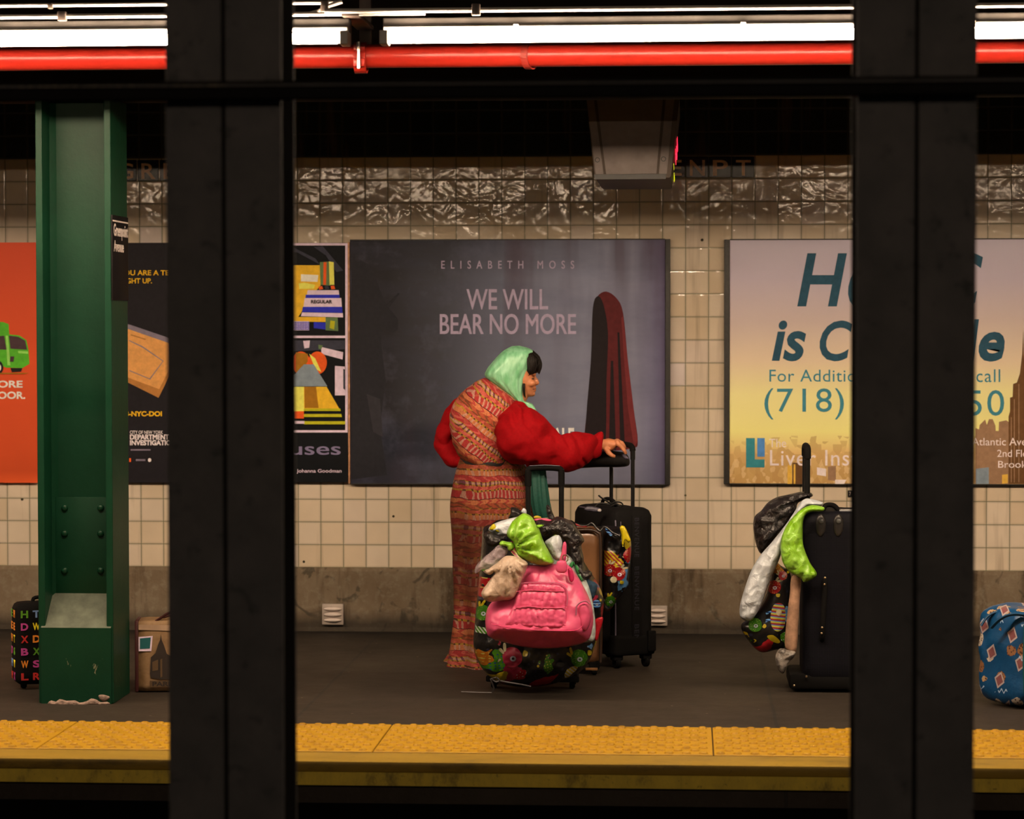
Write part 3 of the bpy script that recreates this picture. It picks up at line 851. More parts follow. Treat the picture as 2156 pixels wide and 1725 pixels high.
# collage poster cut by the left dark column
M_COLBG = printm('black_print', A(14, 14, 15, .6))
p2 = poster('narrow collage poster with book stack pictures beside the left dark column', 470, 512, 732, 1016, M_COLBG)
WB = M_WHB = printm('pinkish_white_print', A(205, 165, 160)); YE = printm('amber_print', A(222, 150, 30)); YE2 = printm('yellow_print', A(235, 190, 70))
BL = printm('deep_blue_print', A(40, 40, 130)); OR = printm('orange_print', A(215, 75, 20)); GY = printm('grey_print', A(120, 118, 110)); GN = printm('dull_green_print', A(90, 100, 55)); OL = printm('olive_yellow_print', A(170, 150, 20)); DG = printm('dark_grey_print', A(52, 46, 48)); CR = printm('cream_print', A(228, 195, 150)); BR = printm('brown_print', A(150, 90, 14))
def fr(x0, y0, x1, y1, w): return [(rect(x0, y0, x1, y0+w), WB), (rect(x0, y1-w, x1, y1), WB), (rect(x1-w, y0+w, x1, y1-w), WB), (rect(x0, y0+w, x0+w, y1-w), WB)]
cx_ = lambda v: 600+v/3.1375
cy_ = lambda v: 490+v/3.1364
def cpts(l): return [(cx_(a), cy_(b)) for a, b in l]
it = fr(474, 512, 732, 712, 5)+fr(474, 707, 732, 911, 5)
it += [(cpts([(-200, 120), (60, 100), (200, 170), (230, 210), (80, 130)]), DG), (cpts([(190, 95), (250, 90), (385, 250), (340, 260), (270, 150)]), DG),
       (cpts([(-150, 215), (230, 215), (235, 350), (190, 400), (60, 600), (-150, 600)]), YE), (cpts([(230, 195), (300, 190), (300, 350), (235, 345)]), GN),
       (cpts([(255, 195), (275, 195), (272, 345), (252, 345)]), OR), (cpts([(290, 190), (322, 195), (326, 345), (295, 345)]), YE2),
       (cpts([(105, 275), (220, 280), (215, 325), (105, 322)]), CR), (cpts([(90, 335), (130, 330), (200, 345), (190, 370), (95, 372)]), YE2),
       (cpts([(150, 380), (355, 380), (358, 412), (145, 410)]), WB), (cpts([(138, 410), (360, 410), (362, 432), (135, 432)]), BL),
       (cpts([(130, 432), (372, 432), (376, 490), (122, 490)]), WB), (cpts([(118, 490), (378, 490), (380, 530), (112, 525)]), BL),
       (cpts([(112, 527), (382, 532), (384, 560), (105, 552)]), WB), (cpts([(-150, 555), (270, 558), (270, 590), (-150, 585)]), YE),
       (cpts([(268, 560), (348, 560), (352, 650), (268, 645)]), GN), (cpts([(300, 580), (330, 585), (325, 640), (295, 630)]), OL),
       (cpts([(-150, 585), (160, 585), (160, 645), (-150, 645)]), WB), (cpts([(190, 590), (268, 595), (268, 640), (190, 630)]), BL)]
for k in range(9): it.append((cpts([(66+k*11, 588), (70+k*11, 588), (70+k*11, 643), (66+k*11, 643)]), BL))
for k in range(5): it.append((cpts([(-100, 592+k*11), (160, 592+k*11), (160, 595+k*11), (-100, 595+k*11)]), BL))
it += [(cpts([(220, 358), (245, 352), (252, 372), (226, 378)]), OR), (cpts([(262, 352), (285, 350), (292, 372), (266, 374)]), DG), (cpts([(302, 352), (325, 350), (332, 372), (306, 374)]), OR),
       (cpts([(-100, 712), (395, 712), (395, 770), (-100, 790)]), DG), (cpts([(120, 715), (165, 712), (160, 760), (128, 765)]), WB),
       (cpts([(240, 755), (385, 790), (380, 838), (240, 800)]), WB), (cpts([(220, 740), (250, 745), (240, 770), (222, 768)]), GN),
       ([(cx_(a), cy_(b)) for a, b in ell(105, 860, 62, 75)], OR), ([(cx_(a), cy_(b)) for a, b in ell(215, 860, 62, 75)], OR),
       (cpts([(70, 790), (150, 800), (150, 850), (110, 920), (70, 920)]), BR), (cpts([(160, 800), (200, 830), (240, 920), (200, 900)]), YE2),
       (cpts([(125, 870), (190, 870), (230, 935), (280, 1015), (-60, 1015), (70, 930)]), GY),
       (cpts([(-60, 1018), (275, 1018), (360, 1165), (-120, 1165)]), YE), (cpts([(128, 1018), (205, 1018), (222, 1158), (130, 1158)]), BR), (cpts([(-60, 1018), (125, 1018), (126, 1180), (-100, 1180)]), YE2),
       (cpts([(125, 1162), (365, 1162), (368, 1178), (125, 1178)]), OL), (cpts([(125, 1198), (372, 1198), (376, 1218), (125, 1218)]), OL), (cpts([(125, 1246), (398, 1246), (398, 1266), (125, 1266)]), OL), (cpts([(60, 1180), (125, 1180), (125, 1228), (60, 1228)]), OR), (cpts([(60, 1244), (128, 1244), (128, 1262), (60, 1262)]), WB),
       (cpts([(330, 880), (395, 885), (398, 1075), (330, 1075)]), WB), (cpts([(385, 900), (398, 905), (398, 1040), (385, 1030)]), DG)]
shapes('printed_pictures', it, YPO, p2, step=.00012)
text('lettering', 'Muses', cx_(-120), cy_(1385), cx_(368), cy_(1468), YPO-.001, printm('grey_rose_print', A(120, 98, 108)), p2, bold=.008)
text('lettering', 'Johanna Goodman', cx_(76), cy_(1562), cx_(374), cy_(1592), YPO-.001, WB, p2, bold=.012)
text('lettering', 'REGULAR', cx_(172), cy_(444), cx_(312), cy_(468), YPO-.006, M_COLBG, p2, bold=.03)

# orange poster at the far left
def mat_orange():
    t = NT('orange_red_poster_print'); p = t.pos(); x, y, z = t.xyz(p)[:3]
    c = t.ramp(t.rng(z, P(0, 1017, YPO).z, P(0, 512, YPO).z), [(0, A(205, 72, 28)), (.05, A(182, 60, 22)), (.5, A(205, 68, 28)), (1, A(200, 66, 34))])
    return t.out(c, .55, 0, .15)
p3 = poster('bright orange poster with a green truck at the far left edge', -420, 512, 79, 1017, mat_orange())
GT = printm('leaf_green_print', A(80, 150, 30)); GT2 = printm('light_green_print', A(140, 180, 70)); GLS = printm('window_print', A(70, 45, 42)); OW = printm('pale_peach_print', A(240, 200, 170)); TBK = printm('tyre_black_print', A(28, 22, 20))
tx = lambda v: v/3.194
ty = lambda v: 660+v/3.194
tp = lambda l: [(tx(a), ty(b)) for a, b in l]
shapes('printed_truck', [(tp([(-900, 60), (20, 58), (58, 72), (62, 140), (60, 300), (-900, 300)]), GT), (tp([(50, 140), (130, 148), (178, 180), (192, 250), (198, 340), (150, 368), (40, 365), (-10, 340), (-20, 200)]), GT),
    (tp([(60, 150), (125, 158), (170, 185), (182, 245), (70, 238)]), GLS), (tp([(-60, 160), (28, 150), (44, 245), (-60, 240)]), GLS),
    (tp([(38, 150), (54, 150), (70, 350), (50, 350)]), GT2), (tp([(120, 252), (188, 256), (190, 272), (124, 268)]), GT2), (tp([(70, 290), (96, 290), (90, 325), (66, 325)]), GLS),
    ([(tx(a), ty(b)) for a, b in ell(-12, 365, 34, 46)], TBK), ([(tx(a), ty(b)) for a, b in ell(-8, 365, 16, 24)], OW), (tp([(70, 368), (150, 368), (142, 392), (80, 396)]), TBK), (tp([(-900, 396), (195, 400), (160, 408), (-900, 410)]), BR)], YPO, p3)
text('lettering', 'STORE', tx(-110), ty(452), tx(152), ty(500), YPO-.001, OW, p3, bold=.03)
text('lettering', 'DOOR.', tx(-70), ty(526), tx(170), ty(576), YPO-.001, OW, p3, bold=.03)

# dark city notice with a printed envelope
M_DOI = printm('charcoal_poster_print', A(31, 24, 24, .7))
p4 = poster('black poster with a tan envelope between the green pillar and left dark column', 84, 512, 462, 1017, M_DOI)
EV = printm('manila_print', A(205, 130, 62)); EV2 = printm('manila_shadow_print', A(165, 98, 40)); EVL = printm('grey_edge_print', A(120, 98, 96)); YT = printm('yellow_lettering_print', A(215, 150, 20)); PK = printm('pale_pink_lettering_print', A(225, 180, 180))
shapes('printed_envelope', [(tp([(500, -20), (880, 78), (1120, 160), (1180, 185), (1180, 260), (500, 200)]), EVL), (tp([(500, 20), (870, 108), (1180, 215), (1200, 300), (1100, 500), (1066, 568), (870, 470), (480, 300)]), EV2),
    (tp([(500, 20), (870, 108), (1180, 215), (1180, 300), (1070, 510), (870, 435), (480, 280)]), EV), (tp([(868, 180), (960, 222), (1100, 320), (1010, 445), (870, 388)]), EVL), (tp([(868, 186), (958, 230), (1094, 322), (1006, 438), (870, 382)]), EV), (tp([(880, 140), (980, 172), (978, 180), (880, 148)]), EV2)], YPO, p4)
text('lettering', 'YOU ARE A TENANT', 250, 569, 402, 580, YPO-.001, YT, p4, bold=.02)
text('lettering', 'RIGHT UP.', 254, 586, 320, 597, YPO-.001, YT, p4, bold=.02)
text('lettering', '8-NYC-DOI', 263, 866, 341, 877, YPO-.001, YT, p4, bold=.04)
text('lettering', 'CITY OF NEW YORK', 273.5, 907, 343, 914, YPO-.001, PK, p4, bold=.01)
text('lettering', 'DEPARTMENT OF', 273.5, 915, 377, 926, YPO-.001, PK, p4, bold=.04)
text('lettering', 'INVESTIGATION', 273.5, 927, 371, 938, YPO-.001, PK, p4, bold=.04)
shapes('printed_marks', [(rect(272, 965, 276, 973), OR), (rect(286, 967, 306, 971), EVL), ([(x, y) for x, y in ell(315, 969, 3.5, 4)], PK), (rect(275, 946, 317, 949), EVL)], YPO-.001, p4)

# pale sunset poster at the right
def mat_sunset():
    t = NT('sunset_skyline_poster_print'); p = t.pos(); x, y, z = t.xyz(p)[:3]
    a, b = P(1537, 506, YPO), P(1537, 1020, YPO)
    v = t.rng(t.add(z, t.mul(t.noise(t.mapv(p, (.6, 1, 3)), 1.5, 3), .06)), b.z, a.z+.03)
    c = t.ramp(v, [(0, A(182, 130, 68)), (.15, A(200, 150, 84)), (.24, A(232, 185, 100)), (.38, A(226, 184, 110)), (.52, A(206, 166, 122)), (.68, A(186, 150, 126)), (.85, A(176, 146, 136)), (1, A(180, 152, 142))])
    sky = t.vor(t.mapv(p, (34, 1, 22)), 1.0, .8)
    city = t.mul(t.lt(t.add(z, t.mul(t.xyz(sky[1])[0], -.10)), b.z+.14), t.rng(t.xyz(sky[1])[1], 0, 1, .15, .5))
    c = t.mix(city, c, A(150, 96, 44))
    city2 = t.mul(t.lt(z, b.z+.12), t.gt(t.xyz(t.vor(t.mapv(p, (60, 1, 40)), 1.0, .9)[1])[2], .7))
    c = t.mix(t.mul(city2, .4), c, A(216, 170, 110))
    return t.out(c, .55, 0, .15)
p5 = poster('pale sunset skyline poster with teal lettering behind the right dark column', 1537, 506, 2215, 1020, mat_sunset(), M_FRAME, 12)
TE = printm('dark_teal_print', A(36, 64, 68)); TE2 = printm('teal_print', A(58, 108, 104)); LB = printm('steel_blue_print', A(72, 110, 140)); TG = printm('logo_teal_print', A(48, 108, 100)); WT = printm('pinkish_lettering_print', A(212, 176, 150)); DB = printm('dusky_brown_print', A(96, 58, 26)); GB = printm('gold_brown_print', A(205, 145, 50)); RB = printm('rose_brown_print', A(140, 96, 62))
rx_ = lambda v: 1500+v/3.1357
ry_ = lambda v: 490+v/3.1364
text('lettering', 'H', rx_(560), ry_(136), rx_(888), ry_(487), YPO-.001, TE, p5, bold=.02, shear=.22)
text('lettering', 'e', rx_(895), ry_(225), rx_(1080), ry_(495), YPO-.001, TE, p5, bold=.02, shear=.22)
text('lettering', 'C', rx_(1480), ry_(130), rx_(1786), ry_(495), YPO-.001, TE, p5, bold=.02, shear=.22)
text('lettering', 'is', rx_(392), ry_(580), rx_(618), ry_(850), YPO-.001, TE, p5, bold=.025, shear=.22)
text('lettering', 'C', rx_(708), ry_(580), rx_(925), ry_(850), YPO-.001, TE, p5, bold=.02, shear=.2)
text('lettering', 'l', rx_(1690), ry_(572), rx_(1760), ry_(846), YPO-.001, TE, p5, bold=.025, shear=.22)
text('lettering', 'e', rx_(1757), ry_(655), rx_(1930), ry_(852), YPO-.001, TE, p5, bold=.03, shear=.2)
text('lettering', 'For Additional', rx_(376), ry_(905), rx_(1090), ry_(985), YPO-.001, TE2, p5, spacing=1.06)
text('lettering', 'call', rx_(1742), ry_(903), rx_(1900), ry_(988), YPO-.001, TE2, p5, spacing=1.1)
text('lettering', '(718)', rx_(343), ry_(1028), rx_(868), ry_(1234), YPO-.001, TE2, p5, spacing=1.08)
text('lettering', '50', rx_(1680), ry_(1040), rx_(1926), ry_(1210), YPO-.001, TE2, p5, spacing=1.1)
text('lettering', 'The', rx_(374), ry_(1362), rx_(487), ry_(1418), YPO-.002, WT, p5)
text('lettering', 'Liver Inst', rx_(380), ry_(1436), rx_(962), ry_(1540), YPO-.002, WT, p5, bold=.003, spacing=1.08)
text('lettering', 'Atlantic Avenue', rx_(1712), ry_(1356), rx_(2180), ry_(1406), YPO-.002, WT, p5, bold=.004)
text('lettering', '2nd Floor', rx_(1880), ry_(1434), rx_(2150), ry_(1482), YPO-.002, WT, p5, bold=.004)
text('lettering', 'Brooklyn', rx_(1886), ry_(1508), rx_(2160), ry_(1568), YPO-.002, WT, p5, bold=.004)
rp = lambda l: [(rx_(a), ry_(b)) for a, b in l]
shapes('printed_logo', [(rp([(222, 1357), (280, 1357), (280, 1498), (344, 1498), (344, 1551), (222, 1551)]), TG), (rp([(296, 1357), (345, 1357), (345, 1480), (296, 1480)]), LB)], YPO-.001, p5)
shapes('printed_buildings', [
    (rp([(1955, 1660), (1955, 1215), (1965, 1180), (1965, 1090), (1982, 1085), (1985, 1000), (2010, 990), (2030, 930), (2045, 800), (2052, 640), (2056, 800), (2070, 930), (2095, 990), (2120, 1090), (2140, 1215), (2140, 1660)]), DB),
    (rp([(1735, 1660), (1735, 1290), (1760, 1300), (1765, 1270), (1800, 1235), (1812, 1270), (1826, 1232), (1850, 1232), (1868, 1275), (1870, 1310), (1890, 1310), (1892, 1250), (1940, 1240), (1955, 1250), (1955, 1660)]), RB),
    (rp([(496, 1660), (496, 1540), (525, 1520), (525, 1660)]), GB), (rp([(527, 1660), (527, 1520), (605, 1520), (605, 1660)]), DB), (rp([(536, 1660), (536, 1530), (548, 1530), (548, 1660)]), GB),
    (rp([(762, 1635), (762, 1545), (815, 1540), (815, 1640)]), RB), (rp([(690, 1600), (690, 1550), (750, 1560), (750, 1610)]), WT), (rp([(810, 1660), (810, 1632), (885, 1632), (870, 1660)]), WT),
    (rp([(1738, 1660), (1738, 1560), (1825, 1550), (1825, 1660)]), GY), (rp([(1912, 1660), (1912, 1600), (1950, 1595), (1950, 1655)]), GB),
    (rp([(1970, 1220), (1976, 1220), (1976, 1650), (1970, 1650)]), RB), (rp([(1990, 1100), (1996, 1100), (1996, 1650), (1990, 1650)]), RB), (rp([(2020, 1000), (2026, 1000), (2026, 1650), (2020, 1650)]), RB)], YPO, p5, step=.00008)
# ------------------------------------------------------------------ cloth, plastic and print materials
AK[0] = .80
def mat_ethnic(name, rot, dark):
    "woven bands: zigzags, strokes, squares in rust, salmon, ochre and purple"
    t = NT(name); p = t.pos(); x, y, z = t.xyz(p)[:3]
    wob = t.mul(t.sub(t.noise(p, 12, 4), .5), .034)
    ca, sa = math.cos(rot), math.sin(rot)
    v = t.add(t.add(t.mul(z, ca), t.mul(x, sa)), wob); u = t.add(t.sub(t.mul(x, ca), t.mul(z, sa)), t.mul(y, .6))
    f = t.fr(t.f('DIVIDE', t.add(v, .07), .19))
    k = dark
    sal, rust, red, och, pur, blk, crm, org, brn = A(225, 95, 72, 1.15*k), A(190, 78, 42, 1.1*k), A(190, 48, 42, 1.1*k), A(196, 138, 34, 1.1*k), A(96, 24, 66, k), A(36, 22, 20, k), A(232, 160, 120, k), A(226, 122, 66, 1.1*k), A(120, 66, 30, k)
    base = t.ramp(f, [(0, rust), (.10, org), (.20, blk), (.215, red), (.38, och), (.42, sal), (.50, och), (.53, crm), (.58, och), (.60, red), (.72, blk), (.73, org), (.84, och), (.88, rust), (.97, brn)], 'CONSTANT')
    sec = t.ramp(f, [(0, brn), (.10, red), (.20, blk), (.215, crm), (.38, blk), (.42, red), (.50, blk), (.53, pur), (.58, blk), (.60, sal), (.72, blk), (.73, crm), (.84, blk), (.88, sal), (.97, och)], 'CONSTANT')
    zig = t.ab(t.sub(t.fr(t.mul(v, 34)), .5))
    m1 = t.lt(t.ab(t.sub(t.fr(t.add(t.mul(u, 23), t.mul(zig, 1.1))), .5)), .16)      # zigzag
    m2 = t.lt(t.fr(t.add(t.mul(u, 52), t.mul(t.noise(p, 14, 3), 1.6))), .38)                                                  # vertical strokes
    sel = t.ramp(f, [(0, (1, 1, 1)), (.215, (0, 0, 0)), (.42, (1, 1, 1)), (.50, (0, 0, 0)), (.60, (1, 1, 1)), (.73, (0, 0, 0)), (.88, (1, 1, 1))], 'CONSTANT')
    m = t.add(t.mul(m1, t.xyz(sel)[0]), t.mul(m2, t.sub(1.0, t.xyz(sel)[0])))
    c = t.mix(t.mul(m, .85), base, sec)
    if name == 'woven_skirt_cloth':          # the middle tiers of the skirt are woven in darker brown yarn
        tier = t.mul(t.rng(t.add(z, wob), .70, .60), t.rng(t.add(z, wob), .20, .30))
        c = t.mix(t.mul(tier, .70), c, A(80, 38, 18, k))
    fib = t.noise(t.mapv(p, (3, 3, 1)), 60, 3, .7)
    c = t.mix(t.rng(fib, .35, .7, 0, .6), c, A(130, 50, 32, k))
    bl = t.noise(p, 30, 3, .6)
    c = t.mix(t.mul(t.rng(bl, .55, .7), .3), c, A(215, 130, 70, k))
    t.bump(fib, .4, .003)
    return t.out(c, .85, 0, .2)
M_SKIRT = mat_ethnic('woven_skirt_cloth', 0.0, .54)
M_VEST = mat_ethnic('woven_vest_cloth', math.radians(38), .88)
def mat_cloth(name, c, fuzz=.1, rough=.8, sheen=.0, sc=90, b=.25, spec=.3):
    t = NT(name); p = t.pos(); n = t.noise(p, sc, 3, .7); n2 = t.noise(p, 7, 3)
    col = t.mix(t.rng(n, .35, .7, 0, 1), tuple(q*(1-fuzz) for q in c[:3])+(1,), tuple(min(1, q*(1+fuzz)) for q in c[:3])+(1,))
    t.bump(n, b, .002)
    return t.out(col, rough, 0, spec, Sheen_Weight=sheen)
M_RED = mat_cloth('red_fleece', A(188, 8, 14, .76), .12, spec=.12)
def mat_scarf():
    t = NT('mint_satin'); p = t.pos(); n = t.noise(t.mapv(p, (1.6, 1, .5), rot=(0, .5, 0)), 30, 3, .6)
    c = t.mix(t.rng(n, .35, .65), A(128, 186, 112, .9), A(172, 212, 146, .95))
    t.bump(n, .25, .004)
    return t.out(c, .36, 0, .6)
M_SCARF = mat_scarf()
M_TEAL = mat_cloth('deep_teal_scarf_end', A(26, 74, 52, .85), .2, .6)
M_SKIN = simple('weathered_skin', A(214, 120, 68, 1.0), .5, var=.15, scale=40, bump=.25, bscale=70, Subsurface_Weight=.0)
M_HAIR = simple('dark_brown_hair', (.008, .0055, .0045), .6, spec=.25, bump=.7, bscale=140)
M_BELT = simple('black_waistband', (.010, .009, .010), .7)
M_SHOE = simple('black_shoe_leather', (.008, .007, .007), .5)
M_EYE = simple('dark_eye', (.02, .012, .010), .2)
M_LIP = simple('brown_lips', A(150, 70, 50), .5)

def plastic(name, c, rough=.28, trans=.0, sc=22, b=.6, alpha=1.0, c2=None):
    t = NT(name); p = t.pos(); n = t.noise(p, sc, 4, .6, dist=.8); v = t.vor(p, sc*1.2)[0]
    c2 = c2 or tuple(min(1, q*1.25) for q in c[:3])+(1,)
    col = t.mix(t.rng(n, .35, .7), c, c2)
    t.bump(t.add(n, t.mul(v, .8)), b, .012)
    return t.out(col, rough, 0, .6, Alpha=alpha)
AK[0] = .78
M_LIME = plastic('lime_green_plastic', A(130, 168, 14, 1.15), c2=A(160, 190, 60, 1.1))
M_BLKPL = plastic('black_bin_liner_plastic', (.012, .010, .011, 1), .3, sc=30, b=1.0)
M_WHTPL = plastic('white_carrier_plastic', A(200, 182, 160, 1.0), .4)
M_BEIGE = plastic('beige_translucent_plastic', A(190, 146, 108, 1.15), .35, alpha=.93)
M_CLEAR = plastic('clear_crumpled_plastic', A(200, 160, 140, 1.0), .15, alpha=.5, b=1.0)
M_PINK = simple('pink_vinyl', A(232, 78, 100, 1.02), .34, var=.05, bump=.12, bscale=120)
M_PINKD = simple('deep_pink_vinyl', A(205, 34, 72, 1.1), .38, var=.08, bump=.12, bscale=120)
M_ZIP = simple('worn_zip_tape', A(178, 90, 98), .5)
M_BRASS = simple('dull_brass', (.65, .5, .3), .3, metal=1)
M_BLKFAB = simple('black_ballistic_nylon', (.0055, .0050, .0052), .8, spec=.12, var=.2, bump=.35, bscale=260)
M_BLKGLOSS = simple('black_anodised_tube', (.006, .006, .006), .35, spec=.3)
M_PIPING = simple('grey_piping', A(120, 98, 98), .45)
M_RUBBER = simple('black_rubber', (.0048, .0045, .0045), .8, spec=.1)
M_BROWNCASE = simple('glossy_brown_hide', A(128, 78, 42, .95), .26, var=.25, scale=6, bump=.25, bscale=14)
M_TAGGREY = simple('grey_leather_tag', A(92, 78, 76), .4)
M_CARD = simple('worn_brown_card', A(160, 108, 72, 1.3), .8, var=.3, scale=30, bump=.4)
M_DENIM = mat_cloth('dark_blue_cloth', A(36, 52, 58, 1.4), .3)
AK[0] = .46
def mat_critter(name, seed, bg=(.005, .005, .006)):
    "black oilcloth printed with bright patchy animals: spotted, striped and plain blobs"
    t = NT(name); p = t.pos(); x, y, z = t.xyz(p)[:3]
    q = t.cxyz(t.add(x, t.mul(y, .7)), 0.0, z)
    q = t.mapv(q, (1, 1, 1), rot=(0, .3, 0), loc=(seed, 0, seed*.7))
    wob = t.noise(q, 14, 2, .5, col=True)
    q2 = t.mix(.06, q, wob, 'LINEAR_LIGHT')
    V = t.vor(q2, 11.0, .8); r = t.xyz(V[1])
    spots = t.vor(q, 85, .3)[0]
    st = t.lt(t.fr(t.mul(t.add(x, z), 55)), .45)
    colr = t.ramp(r[0], [(0, A(200, 24, 28, 1.1)), (.24, A(84, 140, 18, 1.1)), (.44, A(228, 178, 20, 1.1)), (.60, A(190, 36, 60)), (.72, A(120, 170, 200, .8)), (.86, A(226, 120, 24))], 'CONSTANT')
    sec = t.ramp(r[1], [(0, A(236, 205, 90)), (.35, A(240, 214, 190)), (.65, A(30, 70, 140)), (.85, A(190, 40, 40))], 'CONSTANT')
    c = t.mix(t.mul(t.lt(spots, .24), t.lt(r[2], .6)), colr, sec)
    c = t.mix(t.mul(st, t.gt(r[2], .7)), c, sec)
    ring = t.lt(t.ab(t.sub(V[0], .09)), .045)
    c = t.mix(t.mul(ring, t.gt(r[1], .4)), c, A(236, 205, 150))
    mask = t.mul(t.lt(V[0], t.add(.36, t.mul(r[1], .16))), t.gt(r[2], .10))
    bgd = t.mix(t.lt(t.vor(q, 32, .5)[0], .20), bg+(1,), A(58, 50, 60))
    t.bump(t.noise(p, 20, 3, .6), .5, .006)
    return t.out(t.mix(mask, bgd, c), .30, 0, .5)
M_CRIT = mat_critter('critter_print_oilcloth', 1.3)
M_CRIT2 = mat_critter('critter_print_oilcloth_loose', 4.1)
M_CRIT3 = mat_critter('critter_print_oilcloth_folded', 7.7)
AK[0] = .70

def E(Lx, Ly, Rx, Ry, Y, hd):
    return ((Lx+Rx)/2, (Ly+Ry)/2, Y, math.hypot(Rx-Lx, Ry-Ly)/2, hd, math.degrees(math.atan2(-(Ry-Ly), Rx-Lx)))

# ------------------------------------------------------------------ the woman
YH = 11.42
def union_body(name, bm, voxel, mat, smooth_it=6):
    bmesh.ops.recalc_face_normals(bm, faces=bm.faces[:])
    me = bpy.data.meshes.new('tmp'); bm.to_mesh(me); bm.free()
    o = bpy.data.objects.new('tmp', me); COL.objects.link(o)
    m = o.modifiers.new('r', 'REMESH'); m.mode = 'VOXEL'; m.voxel_size = voxel; m.use_smooth_shade = True
    s = o.modifiers.new('s', 'SMOOTH'); s.iterations = smooth_it; s.factor = .5
    dg = bpy.context.evaluated_depsgraph_get(); dg.update()
    me2 = bpy.data.meshes.new_from_object(o.evaluated_get(dg))
    bpy.data.objects.remove(o); bpy.data.meshes.remove(me)
    me2.name = name
    ob = link(name, me2, mat, None, True)
    return ob
def part_loft(bm, keys, n=5, seg=28):
    b2 = bmesh.new(); loft(b2, crom(keys, n), seg)
    bmesh.ops.recalc_face_normals(b2, faces=b2.faces[:])
    me = bpy.data.meshes.new('x'); b2.to_mesh(me); b2.free(); bm.from_mesh(me); bpy.data.meshes.remove(me)
def part_tube(bm, pts, r, seg=12):
    b2 = bmesh.new(); tube(b2, pts, r, seg); bmesh.ops.recalc_face_normals(b2, faces=b2.faces[:])
    me = bpy.data.meshes.new('x'); b2.to_mesh(me); b2.free(); bm.from_mesh(me); bpy.data.meshes.remove(me)
def part_ball(bm, c, r, M=None):
    b2 = bmesh.new(); sphere(b2, c, r, 20, M)
    me = bpy.data.meshes.new('x'); b2.to_mesh(me); b2.free(); bm.from_mesh(me); bpy.data.meshes.remove(me)
bm = bmesh.new()
# head and face in profile
part_loft(bm, [E(1080, 738, 1104, 738, YH, .02), E(1066, 748, 1120, 746, YH, .055), E(1056, 765, 1130, 762, YH, .070), E(1056, 780, 1130.5, 779, YH, .071),
               E(1062, 786, 1129.5, 786, YH, .069), E(1068, 792, 1126, 791.5, YH, .066), E(1078, 800, 1126.5, 799, YH, .062), E(1088, 808, 1125.5, 808, YH, .057),
               E(1094, 814, 1125.0, 814, YH, .052), E(1098, 820, 1125.2, 820, YH, .046), E(1101, 826, 1123.6, 826, YH, .040), E(1104, 831, 1123.4, 831, YH, .032), E(1108, 835, 1120, 835.5, YH, .020)], 5, 32)
part_tube(bm, [P(1124.5, 791, YH), P(1127.0, 797, YH), P(1130.4, 803, YH), P(1131.6, 806.5, YH), P(1127.5, 809.5, YH)], [.006, .0072, .0088, .0098, .008], 14)
for s in (-1, 1): part_ball(bm, P(1126.5, 807.5, YH+s*.012), (.008, .008, .007))
part_ball(bm, P(1126.6, 817.0, YH), (.006, .021, .005)); part_ball(bm, P(1126.0, 822.3, YH), (.006, .020, .0052))
part_ball(bm, P(1121.5, 829.5, YH), (.0115, .018, .0115))
for s in (-1, 1):
    part_ball(bm, P(1124.5, 789, YH+s*.028), (.010, .020, .006)); part_ball(bm, P(1117, 807, YH+s*.042), (.022, .016, .016))
    part_ball(bm, P(1090, 796, YH+s*.066), (.012, .008, .020))
# neck, stooped trunk, hips
part_tube(bm, [P(1098, 812, YH), P(1085, 835, YH), P(1064, 856, YH)], [.05, .052, .075], 20)
part_loft(bm, [E(1040, 845, 1085, 872, YH, .12), E(1000, 850, 1080, 905, YH, .14), E(975, 890, 1075, 930, YH, .14), E(985, 940, 1080, 950, YH, .13), E(985, 975, 1085, 978, YH, .13), E(975, 1030, 1095, 1030, YH, .16), E(972, 1090, 1098, 1090, YH, .16), E(985, 1130, 1085, 1130, YH, .14)])
# legs and feet under the skirt
for s in (-1, 1):
    yy = YH+s*.075
    part_tube(bm, [P(1030, 1090, yy), P(1030, 1180, yy), P(1036, 1240, yy), P(1028, 1310, yy), P(1020, 1385, yy)], [.085, .07, .052, .048, .034], 18)
    part_tube(bm, [P(1014, 1388, yy), P(1030, 1392, yy), P(1060, 1396, yy)], [.036, .038, .026], 14)
# far (left) arm bent back to the hip
yl = YH+.13
part_tube(bm, [P(1015, 872, yl), P(975, 880, yl), P(945, 918, yl-.01), P(952, 948, yl-.03), P(985, 972, yl-.05), P(1000, 975, yl-.05)], [.05, .042, .034, .030, .026, .024], 16)
# near (right) arm reaching to the grip
part_tube(bm, [P(1070, 880, YH-.10), P(1100, 915, YH-.17), P(1150, 946, YH-.18), P(1210, 945, YH-.12), P(1262, 936, YH-.05), P(1276, 936, YH-.035)], [.07, .055, .044, .036, .026, .023], 18)
# hand: palm, four fingers over the grip, thumb from the side of the palm
yh = YH-.03
part_loft(bm, [E(1270, 926, 1272, 949, yh, .018), E(1280, 923, 1282, 951, yh, .026), E(1291, 925, 1291, 948, yh, .031), E(1301, 927, 1299, 942, yh, .028), E(1306, 931, 1304, 940, yh, .018)], 5, 22)
part_tube(bm, [P(1300, 934, yh-.026), P(1308, 940, yh-.032), P(1314.5, 949, yh-.032), P(1318.5, 956, yh-.026)], [.0105, .0100, .0088, .0072])
part_tube(bm, [P(1301, 930, yh-.006), P(1310, 933.5, yh-.008), P(1315, 941, yh-.006), P(1313, 949, yh+.004)], [.0105, .0098, .0086, .0072])
part_tube(bm, [P(1300, 930, yh+.013), P(1308.5, 933, yh+.014), P(1313, 940, yh+.016), P(1311, 947.5, yh+.022)], [.0100, .0094, .0082, .0070])
part_tube(bm, [P(1297, 931, yh+.030), P(1305, 934, yh+.034), P(1309, 940, yh+.036), P(1307, 946, yh+.040)], [.0090, .0084, .0074, .0064])
